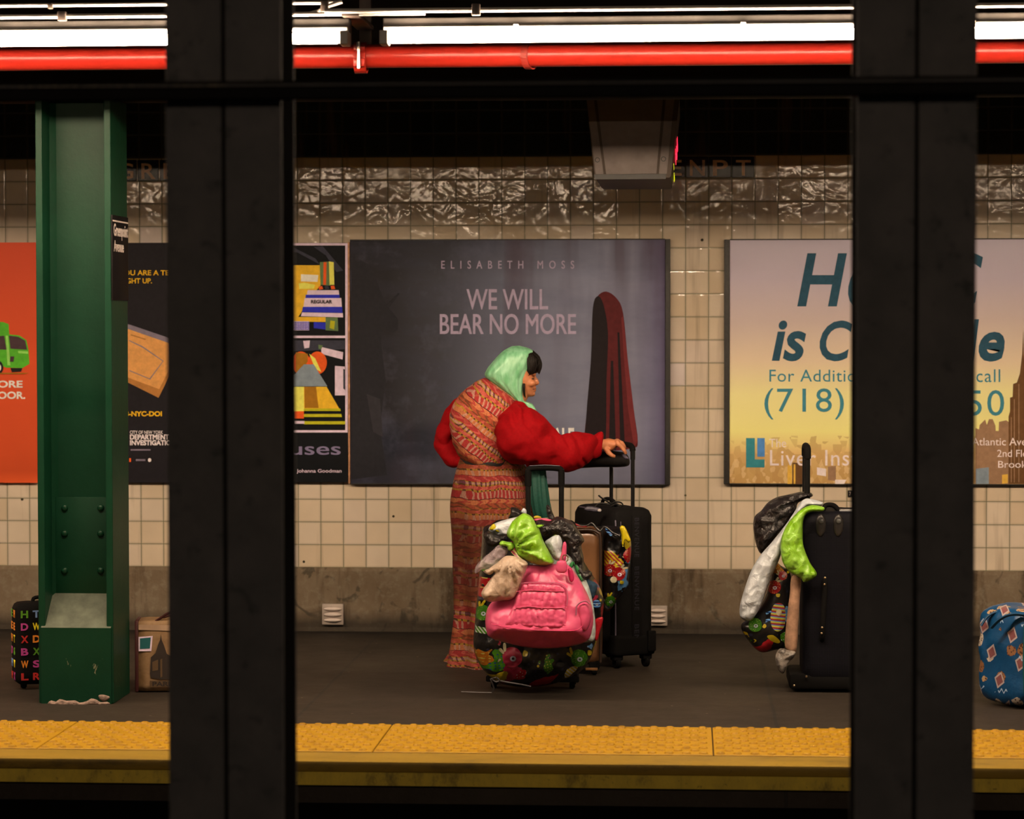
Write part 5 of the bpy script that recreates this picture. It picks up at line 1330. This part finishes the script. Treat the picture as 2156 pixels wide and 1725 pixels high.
bag('bin_liner_bag', 'black plastic bag corner sticking up left of the front trolley handle', [(1076, 1069), (1088, 1070), (1102, 1080), (1108, 1092), (1095, 1096), (1081, 1092), (1070, 1092), (1075, 1081)], 10.5, .02, M_BLKPL, wr=folds(.005, 22, 50, 2, 7), group='black plastic bags')
bag('tissue_scrap', 'small white scrap poking up beside the trolley handle pole', [(1097, 1077), (1102, 1070), (1108, 1074), (1108, 1084), (1101, 1082)], 10.47, .008, M_WHTPL, 'tissue', None, gs=.004)
bag('bin_liner_bag', 'crumpled black plastic bag heaped right of the lime bag', [(1128, 1100), (1139, 1094), (1156, 1098), (1172, 1088), (1190, 1092), (1204, 1099), (1216, 1114), (1230, 1137), (1224, 1149), (1229, 1175), (1230, 1198), (1244, 1203), (1246, 1212), (1232, 1224), (1216, 1208), (1204, 1182), (1196, 1150), (1186, 1136), (1170, 1126), (1152, 1132), (1140, 1124)], 10.37, .055, M_BLKPL, wr=addw(folds(.028, 26, 30, 1.5, 5), folds(.014, 60, -40, 1.5, 2)), group='black plastic bags')
bag('bin_liner_bag', 'thin black plastic tuft standing between the trolley poles', [(1150, 1066), (1156, 1064), (1163, 1078), (1168, 1094), (1158, 1096), (1152, 1084)], 10.55, .012, M_BLKPL, wr=folds(.003, 30, 80, 2, 7), group='black plastic bags', gs=.005)
bag('plastic_bag', 'white knotted plastic bag right of the lime bag, by the pink strap', [(1147, 1142), (1158, 1133), (1168, 1128), (1178, 1128), (1184, 1143), (1182, 1162), (1187, 1172), (1182, 1179), (1170, 1180), (1160, 1168), (1153, 1154)], 10.27, .025, M_WHTPL, wr=gather(1176, 1170, 10.27, 13, .006, 3, .06))
bag('cloth_scrap', 'small yellow cloth bit behind the lime bag under the pink strap', [(1124, 1088), (1132, 1086), (1140, 1090), (1136, 1093), (1126, 1093)], 10.46, .006, simple('amber_cloth', A(200, 150, 20), .6), 'cloth', None, gs=.004)
st = thing('webbing_strap', 'loose pale strap trailing from the front suitcase onto the floor', 'strap', tuple(P(1000, 1458, 10.42)))
M_STRAP = simple('pale_webbing', A(150, 128, 112), .6)
z_ = .006
def fl_(px, py, z):    # point at height z under a pixel
    d = ROT @ Vector(((px-IW/2)/FPX, -(py-IH/2)/FPX, -1.0)); k = (z-CAMZ)/d.z
    return (d.x*k, d.y*k, z)
newtube('strap_tail', [fl_(971, 1457, z_), fl_(1005, 1458, z_), fl_(1036, 1459, z_), tuple(P(1040, 1450, 10.40)), tuple(P(1037, 1440, 10.38)), tuple(P(1033, 1430, 10.37)), tuple(P(1045, 1427, 10.36)), tuple(P(1050, 1432, 10.37))], .0035, M_STRAP, st, 8, .5)
newtube('strap_loop', [tuple(P(x, y, 10.37)) for x, y in crom([(1036, 1430), (1044, 1436), (1051, 1433), (1046, 1427)], 4)], .003, M_STRAP, st, 8)
newtube('hem_cord', [tuple(P(x, y, 10.37)) for x, y in crom([(1053, 1434), (1075, 1438), (1100, 1442), (1118, 1446)], 4)], .003, M_STRAP, st, 8)

# ------------------------------------------------------------------ navy suitcase and what hangs on it (right)
YN = 10.68
xa_, xb_ = P(1690, 1250, 10.52).x, P(1985, 1250, 10.52).x
def mat_navy():
    t = NT('navy_woven_nylon'); p = t.pos(); v = t.vor(t.mapv(p, (1, .02, 1)), 150, .1)[0]
    c = t.mix(t.rng(v, .2, .5), (.0090, .0080, .0150, 1), (.004, .004, .007, 1)); t.bump(v, .5, .002)
    return t.out(c, .7, 0, .12)
M_NAVY = mat_navy()
t4 = thing('rolling_suitcase', 'large navy woven suitcase beside the right dark column', 'suitcase', ((xa_+xb_)/2, YN, 0), None)
MN = TM((xa_+xb_)/2, YN, 0); ztn = P(1740, 1077, 10.55).z; wN = xb_-xa_
softbox('body', (wN, .32, ztn-.03), .04, MN @ TM(0, 0, (ztn+.03)/2), M_NAVY, t4, 14, .002)
lx = lambda px: P(px, 1250, 10.52).x-(xa_+xb_)/2
newbox('base_bumper', (lx(1662), lx(1985), -.158, .15, .012, .075), M_RUBBER, t4, .015, M=MN)
local_tube('side_handle', crom([(lx(1736), -.158, P(0, 1213, 10.5).z), (lx(1736), -.178, P(0, 1222, 10.5).z), (lx(1734), -.184, P(0, 1270, 10.5).z), (lx(1731), -.178, P(0, 1325, 10.5).z), (lx(1731), -.158, P(0, 1336, 10.5).z)], 5), .011, MN, M_RUBBER, t4, 10)
for hy, hx in ((1217, 1737), (1231, 1736), (1322, 1731), (1334, 1730), (1425, 1698), (1444, 1672)):
    bm = bmesh.new(); sphere(bm, P(hx, hy, 10.488 if hy < 1400 else 10.512), (.005, .004, .005), 10); from_bm('rivet', bm, M_BRASS, t4, True)
for hx in (1728, 1765):
    sh = pillow('handle_mount', ell(hx, 1107, 12, 25, 20), 10.522, .010, simple('worn_black_plastic', (.020, .018, .017), .35), t4, gs=.007, closed_smooth=0)
    bm = bmesh.new(); sphere(bm, P(hx+1, 1098, 10.510), (.010, .004, .010), 12); from_bm('rivet', bm, simple('dull_stud', A(90, 80, 66), .4), sh, True)
pA = P(1700, 950, 10.60); zA = pA.z; xA = pA.x
for yy in (10.60, 10.80):
    newtube('handle_pole', [(xA, yy, ztn-.01), (xA, yy, zA-.004)], .0115, M_BLKGLOSS, t4, 12)
newtube('handle_grip', crom([(xA, 10.597, zA-.03), (xA, 10.600, zA), (xA, 10.63, zA+.012), (xA, 10.70, zA+.014), (xA, 10.77, zA+.012), (xA, 10.80, zA), (xA, 10.803, zA-.03)], 4), .0145, M_RUBBER, t4, 12)
newbox('top_trim', (lx(1768), lx(1830), -.12, -.08, ztn-.001, ztn+.006), simple('silver_trim', A(170, 150, 130), .35), t4, .002, M=MN)
local_tube('top_handle', crom([(lx(1734), -.10, ztn), (lx(1740), -.10, ztn+.022), (lx(1756), -.10, ztn+.022), (lx(1768), -.10, ztn)], 5), .010, MN, M_RUBBER, t4, 8)
GR = 'plastic bags hanging on the navy suitcase'
bag('bin_liner_bag', 'shiny black plastic bag hanging at upper left of the navy suitcase', [(1686, 1036), (1706, 1037), (1711, 1045), (1695, 1052), (1680, 1060), (1676, 1075), (1665, 1096), (1646, 1118), (1623, 1148), (1604, 1167), (1592, 1147), (1586, 1111), (1589, 1088), (1603, 1075), (1616, 1059), (1636, 1047), (1662, 1041)], 10.62, .08, M_BLKPL, group=GR, wr=addw(gather(1692, 1045, 10.62, 13, .018, 4, .3), folds(.014, 14, 45, 2, 1), folds(.007, 45, -20, 1.5, 8)), gs=.0075)
bag('plastic_bag', 'long white plastic bag drooping left of the navy suitcase', [(1684, 1060), (1697, 1050), (1712, 1052), (1732, 1058), (1728, 1066), (1700, 1068), (1680, 1085), (1661, 1106), (1643, 1172), (1626, 1211), (1616, 1238), (1600, 1280), (1580, 1307), (1561, 1302), (1557, 1282), (1565, 1248), (1582, 1201), (1602, 1168), (1625, 1142), (1652, 1108), (1670, 1082)], 10.52, .04, M_WHTPL, group=GR, wr=addw(folds(.013, 12, 62, 3.4, 2), folds(.005, 40, 0, 1.5, 2)), gs=.0075)
bag('plastic_bag', 'lime green plastic bag draped over the corner of the navy suitcase', [(1734, 1068), (1732, 1077), (1706, 1079), (1692, 1092), (1690, 1125), (1692, 1151), (1705, 1184), (1720, 1211), (1695, 1226), (1685, 1217), (1662, 1204), (1648, 1184), (1643, 1151), (1648, 1124), (1662, 1098), (1684, 1075), (1708, 1064)], 10.46, .03, M_LIME, group=GR, wr=addw(folds(.014, 14, 75, 3, 3), folds(.005, 40, 0, 1.5, 6)), gs=.0075)
bag('critter_print_bag', 'black critter print bag hanging low left of the navy suitcase', [(1629, 1184), (1645, 1192), (1662, 1204), (1668, 1237), (1666, 1283), (1656, 1358), (1630, 1369), (1600, 1373), (1574, 1347), (1560, 1318), (1580, 1300), (1606, 1268), (1620, 1228)], 10.58, .05, M_CRIT3, group='critter print bags', wr=folds(.010, 9, 60, 2, 5), gs=.010)
bag('cardboard_tube', 'worn brown cardboard roll strapped along the left side of the navy suitcase', [(1667, 1214), (1686, 1218), (1684, 1260), (1681, 1310), (1676, 1372), (1653, 1363), (1657, 1300), (1663, 1250)], 10.50, .02, M_CARD, 'cardboard', None, gs=.009)
bag('newspaper_wad', 'torn wad of paper and foil at the foot of the cardboard roll', [(1642, 1366), (1660, 1369), (1675, 1373), (1670, 1386), (1660, 1396), (1650, 1418), (1640, 1412), (1634, 1398), (1633, 1380)], 10.47, .02, plastic('crumpled_foil_paper', A(170, 140, 110), .35, b=1.0, c2=A(70, 60, 52)), 'paper', None, gs=.006, wr=folds(.008, 30, 30, 2, 2))

# ------------------------------------------------------------------ left: letter print suitcase
def letters_on(parent, M, w, h, z0, yy, cell, seed, mats, side='front'):
    rd = random.Random(seed); bm = bmesh.new(); us = []
    cols = int(w/cell); rows_ = int(h/cell); chars = 'WEDHOAXEULTRSB'
    for j in range(rows_):
        for i in range(cols):
            me = text_mesh(rd.choice(chars), .035)
            xs_ = [v.co.x for v in me.vertices]; ys_ = [v.co.y for v in me.vertices]
            m = rd.choice(range(len(mats))); cu = -w/2+(i+.5)*w/cols; cv = z0+(j+.5)*h/rows_
            s = cell*.62
            for v in me.vertices:
                u = ((v.co.x-min(xs_))/(max(xs_)-min(xs_))-.5)*s; q = ((v.co.y-min(ys_))/(max(ys_)-min(ys_))-.5)*s
                d = .0012*(v.co.z+.02)/.04
                v.co = M @ (Vector((cu+u, yy-d, cv+q)) if side == 'front' else Vector((yy-d, -(cu+u), cv+q)))
            n0 = len(bm.faces); bm.from_mesh(me); bpy.data.meshes.remove(me); bm.faces.ensure_lookup_table()
            for f in bm.faces[n0:]: f.material_index = m
    from_bm('letter_print', bm, mats, parent)
LM = [simple(n, A(*c, 1.7), .5) for n, c in (('yellow_letter_ink', (225, 180, 20)), ('pink_letter_ink', (190, 60, 110)), ('red_letter_ink', (190, 40, 30)), ('orange_letter_ink', (225, 120, 30)), ('green_letter_ink', (90, 130, 24)), ('grey_blue_letter_ink', (120, 130, 150)))]
RL = math.radians(24)
t5 = thing('rolling_suitcase', 'small black suitcase covered in coloured letters left of the green pillar', 'suitcase', tuple(P(92, 1452, 10.42))[:2]+(0,), None, RL)
c = P(96, 1400, 10.50); ML = TM(c.x, c.y, 0, RL)
hL = P(60, 1268, 10.45).z
softbox('body', (.26, .13, hL-.02), .03, ML @ TM(0, 0, (hL+.02)/2), M_BLKFAB, t5, 12, .002)
letters_on(t5, ML, .24, hL-.05, .03, -.0655, .048, 5, LM)
letters_on(t5, ML, .11, hL-.05, .03, -.1305, .05, 8, LM, 'side')
local_tube('top_handle', crom([(-.05, 0, hL-.004), (-.04, 0, hL+.015), (.04, 0, hL+.015), (.05, 0, hL-.004)], 4), .008, ML, M_RUBBER, t5, 8)
for s in (-1, 1): wheel(ML, s*.09, 0, t5, .018)

# ------------------------------------------------------------------ left: tan bag printed with a city picture
YL = 10.36
t6 = thing('picture_print_bag', 'tan shopping bag printed with a tower, between green pillar and left dark column', 'bag', tuple(P(330, 1460, YL))[:2]+(0,))
RA = math.radians(7); xl = P(289, 1400, YL).x
MA = TM(xl, YL, 0, RA)
def mat_tan():
    t = NT('tan_printed_canvas'); p = t.pos(); n = t.noise(p, 9, 5, .65); n2 = t.noise(p, 50, 3)
    c = t.mix(t.rng(n, .3, .7), A(190, 135, 85), A(140, 94, 50)); c = t.mix(t.mul(t.rng(n2, .5, .8), .3), c, A(90, 56, 34))
    return t.out(c, .6, 0, .3)
M_TAN = mat_tan(); M_OX = simple('oxblood_gusset', A(70, 24, 20, 1.2), .5)
hA = P(320, 1308, YL).z
softbox('body', (.40, .16, hA-.004), .010, MA @ TM(.20, .085, (hA+.004)/2), M_TAN, t6, 10, .0015)
newbox('gusset', (-.010, .004, .003, .165, .004, hA), M_OX, t6, .003, M=MA)
def onbag(pts, mat, nm, d=.0):
    bm = bmesh.new(); vs = []
    for lay in (0, .0012):
        vs.append([bm.verts.new(MA @ Vector((x, .0035-.001-d-lay, z))) for x, z in pts])
    n = len(pts); bm.faces.new(vs[1]); bm.faces.new(vs[0][::-1])
    for i in range(n): bm.faces.new((vs[0][i], vs[0][(i+1) % n], vs[1][(i+1) % n], vs[1][i]))
    bmesh.ops.recalc_face_normals(bm, faces=bm.faces[:]); return from_bm(nm, bm, mat, t6)
INK = simple('dark_brown_ink', A(56, 38, 26), .6); INK2 = simple('mid_brown_ink', A(110, 74, 40), .6)
def u_(px): return (px-289)*PX(YL)
def w_(py): return P(320, py, YL).z
onbag([(u_(a), w_(b)) for a, b in ((292, 1342), (322, 1340), (319, 1372), (292, 1372))], WB, 'printed_stamp', .0)
onbag([(u_(a), w_(b)) for a, b in ((295, 1345), (318, 1343), (316, 1366), (295, 1367))], simple('teal_ink', A(30, 100, 88), .6), 'printed_stamp', .0014)
onbag([(u_(a), w_(b)) for a, b in ((316, 1420), (318, 1385), (328, 1376), (333, 1360), (338, 1348), (339.5, 1336), (341, 1348), (346, 1360), (352, 1378), (366, 1386), (368, 1432), (340, 1432), (318, 1428))], INK, 'printed_tower', .0)
onbag([(u_(a), w_(b)) for a, b in ((321, 1395), (333, 1390), (333, 1412), (321, 1414))], INK2, 'printed_tower', .0014)
onbag([(u_(a), w_(b)) for a, b in ((338, 1390), (342, 1388), (342, 1426), (338, 1428))], INK2, 'printed_tower', .0014)
onbag([(u_(a), w_(b)) for a, b in ((316, 1434), (372, 1434), (372, 1448), (316, 1448))], INK2, 'printed_label', .0)
me = text_mesh('PARIS', .03)
xs_ = [v.co.x for v in me.vertices]; ys_ = [v.co.y for v in me.vertices]
for v in me.vertices:
    u = (v.co.x-min(xs_))/(max(xs_)-min(xs_)); w = (v.co.y-min(ys_))/(max(ys_)-min(ys_))
    v.co = MA @ Vector((u_(321)+(u_(368)-u_(321))*u, .0009-.0008*(v.co.z+.02)/.04, w_(1446)+(w_(1436)-w_(1446))*w))
link('lettering', me, INK, t6)
onbag([(u_(a), w_(b)) for a, b in ((292, 1316), (372, 1318), (372, 1330), (292, 1327))], simple('pale_tan_ink', A(205, 150, 105), .6), 'printed_band', .0)
newtube('carry_handle', crom([tuple(P(322, 1312, YL+.03)), tuple(P(338, 1302, YL+.03)), tuple(P(358, 1290, YL+.03)), tuple(P(390, 1282, YL+.04)), tuple(P(425, 1290, YL+.05)), tuple(P(440, 1310, YL+.06))], 5), .009, M_OX, t6, 8, .6)
newtube('carry_handle', crom([tuple(P(300, 1312, YL+.10)), tuple(P(330, 1306, YL+.10)), tuple(P(360, 1296, YL+.10)), tuple(P(400, 1292, YL+.10)), tuple(P(440, 1312, YL+.10))], 5), .007, M_OX, t6, 8, .6)

# ------------------------------------------------------------------ right: blue printed tote
def mat_blue():
    t = NT('blue_printed_tarpaulin'); p = t.pos(); x, y, z = t.xyz(p)[:3]
    cr, sr = math.cos(math.radians(38)), math.sin(math.radians(38))
    xl_ = t.add(t.mul(x, cr), t.mul(y, sr)); yl_ = t.sub(t.mul(y, cr), t.mul(x, sr))
    q = t.cxyz(t.sub(xl_, yl_), 0.0, t.add(z, t.mul(yl_, .35)))
    V = t.vor(p, 15.0, .9); r = t.xyz(V[1]); wob = t.mul(t.noise(p, 45, 2), .26)
    base = (.004, .062, .185, 1)
    bear = t.mul(t.lt(t.add(V[0], wob), .52), t.lt(r[0], .72))
    bc = t.ramp(r[1], [(0, A(205, 150, 95)), (.4, A(170, 105, 60)), (.7, A(228, 190, 150))], 'CONSTANT')
    c = t.mix(bear, base, bc)
    sp = t.lt(t.vor(p, 95, 1)[0], .36); c = t.mix(t.mul(bear, sp), c, A(90, 50, 40))
    # tilted pink stamps
    qr = t.mapv(q, (1, 1, 1), rot=(0, .35, 0)); X, _, Z = t.xyz(qr)[:3]
    fx, fz = t.fr(t.mul(X, 8.5)), t.fr(t.add(t.mul(Z, 8.0), .3))
    inn = t.mul(t.mul(t.gt(fx, .12), t.lt(fx, .46)), t.mul(t.gt(fz, .15), t.lt(fz, .55)))
    ch = t.gt(t.white(t.cxyz(t.f('FLOOR', t.mul(X, 8.5)), 0.0, t.f('FLOOR', t.add(t.mul(Z, 8.0), .3)))), .35)
    c = t.mix(t.mul(inn, ch), c, A(205, 165, 140))
    inn2 = t.mul(t.mul(t.gt(fx, .17), t.lt(fx, .41)), t.mul(t.gt(fz, .21), t.lt(fz, .49)))
    c = t.mix(t.mul(inn2, ch), c, A(150, 80, 70))
    # white looping rope-like script
    L_ = t.ab(t.sub(t.fr(t.mul(z, 7.5)), t.add(.5, t.mul(t.f('SINE', t.mul(t.sub(xl_, yl_), 260)), .05))))
    c = t.mix(t.mul(t.lt(L_, .028), t.gt(t.noise(q, 9), .52)), c, A(190, 190, 190))
    t.bump(t.noise(p, 24, 3, .6), .5, .006)
    return t.out(c, .35, 0, .5)
M_BLUE = mat_blue(); M_BLUES = simple('plain_blue_webbing', (.004, .055, .14), .5); M_TEALS = simple('teal_piping', (.02, .16, .17), .4)
cB = P(2205, 1490, 10.22); RB_ = math.radians(38)
MBl = TM(cB.x, 10.32, 0, RB_); hB = .385
t7 = thing('printed_tote', 'bulging blue bag printed with stamps and bears at the right edge', 'bag', (cB.x, 10.32, 0), None, RB_)
softbox('body', (.50, .27, hB-.01), .06, MBl @ TM(0, 0, (hB+.01)/2), M_BLUE, t7, 18, .012, 3)
local_tube('corner_piping', crom([(-.222, -.118, .045), (-.236, -.128, .10), (-.242, -.130, hB*.5), (-.236, -.128, hB-.09), (-.222, -.112, hB-.035)], 5), .0045, MBl, simple('dark_teal_piping', (.004, .085, .095), .5), t7, 6)
newtube('carry_handle', crom([tuple(P(2088, 1322, 10.12)), tuple(P(2104, 1306, 10.10)), tuple(P(2126, 1295, 10.08)), tuple(P(2156, 1296, 10.08)), tuple(P(2200, 1310, 10.06))], 5), .010, M_BLUES, t7, 8, .6)
newtube('shoulder_strap', crom([tuple(P(2066, 1318, 10.2)), tuple(P(2078, 1300, 10.2)), tuple(P(2094, 1290, 10.2)), tuple(P(2120, 1284, 10.2))], 5), .008, M_BLUES, t7, 8, .6)
local_tube('carry_webbing', [(-.10, -.142, .06), (-.10, -.150, hB*.5), (-.10, -.140, hB-.04)], .012, MBl, M_BLUES, t7, 8, .3)

# ------------------------------------------------------------------ printed animals on the oilcloth bags, wrapped onto the cloth
from mathutils.bvhtree import BVHTree
AK[0] = .46
def spotted(name, c, c2, n=150, r=.25):
    t = NT(name); p = t.pos(); m = t.lt(t.vor(t.mapv(p, (1, .2, 1)), n, .5)[0], r)
    return t.out(t.mix(m, c, c2), .35, 0, .4)
def striped(name, c, c2, k=60):
    t = NT(name); p = t.pos(); x, y, z = t.xyz(p)[:3]
    f = t.fr(t.mul(t.add(z, t.mul(x, .12)), k)); m = t.lt(f, .4); m2 = t.gt(f, .8)
    return t.out(t.mix(m2, t.mix(m, c, c2), A(90, 140, 190)), .35, 0, .4)
INKS = dict(red=spotted('red_spotted_ink', A(196, 18, 26), A(235, 190, 90)), green=spotted('green_spotted_ink', A(70, 128, 18), A(225, 215, 110), 170, .22),
            stripe=striped('striped_ink', A(236, 205, 70), A(190, 50, 44)), yellow=simple('yellow_ink', A(228, 182, 20), .35), pink=simple('pink_ink', A(196, 40, 60), .35),
            blue=striped('blue_striped_ink', A(20, 40, 90), A(140, 190, 215), 90), cream=simple('cream_ink', A(236, 200, 140), .35), white=simple('white_ink', A(225, 205, 195), .35), dark=simple('black_ink', (.01, .01, .01), .35))
def decals(bag_, items):
    me = bag_.data; bvh = BVHTree.FromPolygons([v.co.copy() for v in me.vertices], [tuple(p.vertices) for p in me.polygons])
    o_ = Vector((0, 0, CAMZ))
    for lay, (nm, outl, ink, sm) in enumerate(items):
        pts = crom(outl, 4, True) if sm else outl
        v2 = [Vector(p) for p in pts]; nb = len(v2)
        xs_ = [p.x for p in v2]; ys_ = [p.y for p in v2]; ins = []
        yy = min(ys_)
        while yy < max(ys_):
            xx = min(xs_)
            while xx < max(xs_): ins.append(Vector((xx, yy))); xx += 3.1
            yy += 3.1
        vs, es, fs, *_ = delaunay_2d_cdt(v2+ins, [], [list(range(nb))], 1, 1e-4)
        bm = bmesh.new(); bv = []
        for v in vs:
            d = (P(v.x, v.y, 10)-o_).normalized(); h = bvh.ray_cast(o_, d)
            bv.append(bm.verts.new(h[0]-d*(.0016+.0006*lay)) if h[0] is not None else None)
        for f in fs:
            q = [bv[i] for i in f]
            if None in q: continue
            if max((a.co-b.co).length for a in q for b in q) > .05: continue
            try: bm.faces.new(q)
            except ValueError: pass
        lone = [v for v in bm.verts if not v.link_faces]
        bmesh.ops.delete(bm, geom=lone, context='VERTS')
        if len(bm.faces): from_bm(nm, bm, INKS[ink], bag_, True)
        else: bm.free()
def fish(cx, cy, s, rot, ink, eye='white'):
    def T(l): return [(cx+s*(a*math.cos(rot)-b*math.sin(rot)), cy+s*(a*math.sin(rot)+b*math.cos(rot))) for a, b in l]
    return [('printed_animal', T([(-1, -.1), (-.6, -.75), (.1, -.95), (.75, -.6), (1, 0), (.7, .7), (0, 1), (-.6, .7)]), ink, True),
            ('printed_animal', T([(-1.35, -.7), (-1.15, -.85), (-.8, -.3), (-.95, -.1)]), 'yellow' if ink == 'green' else 'cream', True),
            ('printed_animal', T([(-1.45, 0), (-1.35, -.25), (-.9, -.05), (-.9, .15)]), 'yellow' if ink == 'green' else 'cream', True),
            ('printed_animal', T([(.7, -1.1), (1.1, -1.15), (1.2, -.75), (.85, -.6)]), 'yellow', True),
            ('printed_animal', ell(cx+s*.1, cy+s*.15, s*.30, s*.26, 12), eye, False), ('printed_animal', ell(cx+s*.1, cy+s*.15, s*.13, s*.12, 8), ink if ink in ('green', 'red') else 'dark', False)]
decals(bc1, fish(1219, 1386, 19, .3, 'green')+fish(1078, 1384, 22, .5, 'pink')+fish(1016, 1290, 17, 1.2, 'green')+fish(1256, 1272, 9, 0, 'blue')+[('printed_animal', ell(1133, 1403, 2.5, 3), 'yellow', False), ('printed_animal', ell(1180, 1400, 9, 5, 12), 'dark', False)])
decals(bc2, fish(1283, 1200, 14, 1.6, 'red')+fish(1303, 1208, 15, 2.0, 'red')+fish(1322, 1178, 9, .4, 'blue')+fish(1285, 1266, 12, 1.2, 'green')+[('printed_animal', [(1312, 1168), (1327, 1152), (1328, 1172), (1322, 1186)], 'red', True), ('printed_animal', ell(1292, 1221, 7, 7, 14), 'cream', False), ('printed_animal', [(1276, 1110), (1290, 1126), (1286, 1130), (1274, 1118)], 'blue', False)])
bc3 = [o for o in bpy.data.objects if o.name.startswith('critter_print_bag') and 'low left of the navy' in o.get('label', '')][0]
decals(bc3, [('printed_animal', [(1628, 1276), (1640, 1270), (1651, 1277), (1654, 1300), (1650, 1322), (1638, 1330), (1626, 1322), (1622, 1300)], 'stripe', True), ('printed_animal', ell(1640, 1290, 6, 7, 12), 'cream', False)]
       +fish(1630, 1236, 15, 1.9, 'red')+fish(1590, 1316, 15, .9, 'green')+fish(1648, 1212, 10, .2, 'red')+[('printed_animal', [(1615, 1340), (1628, 1338), (1642, 1350), (1638, 1355), (1624, 1350)], 'yellow', True),
       ('printed_animal', [(1612, 1290), (1624, 1286), (1624, 1290), (1613, 1295)], 'blue', False), ('printed_animal', [(1612, 1305), (1622, 1302), (1622, 1307), (1612, 1311)], 'blue', False)])
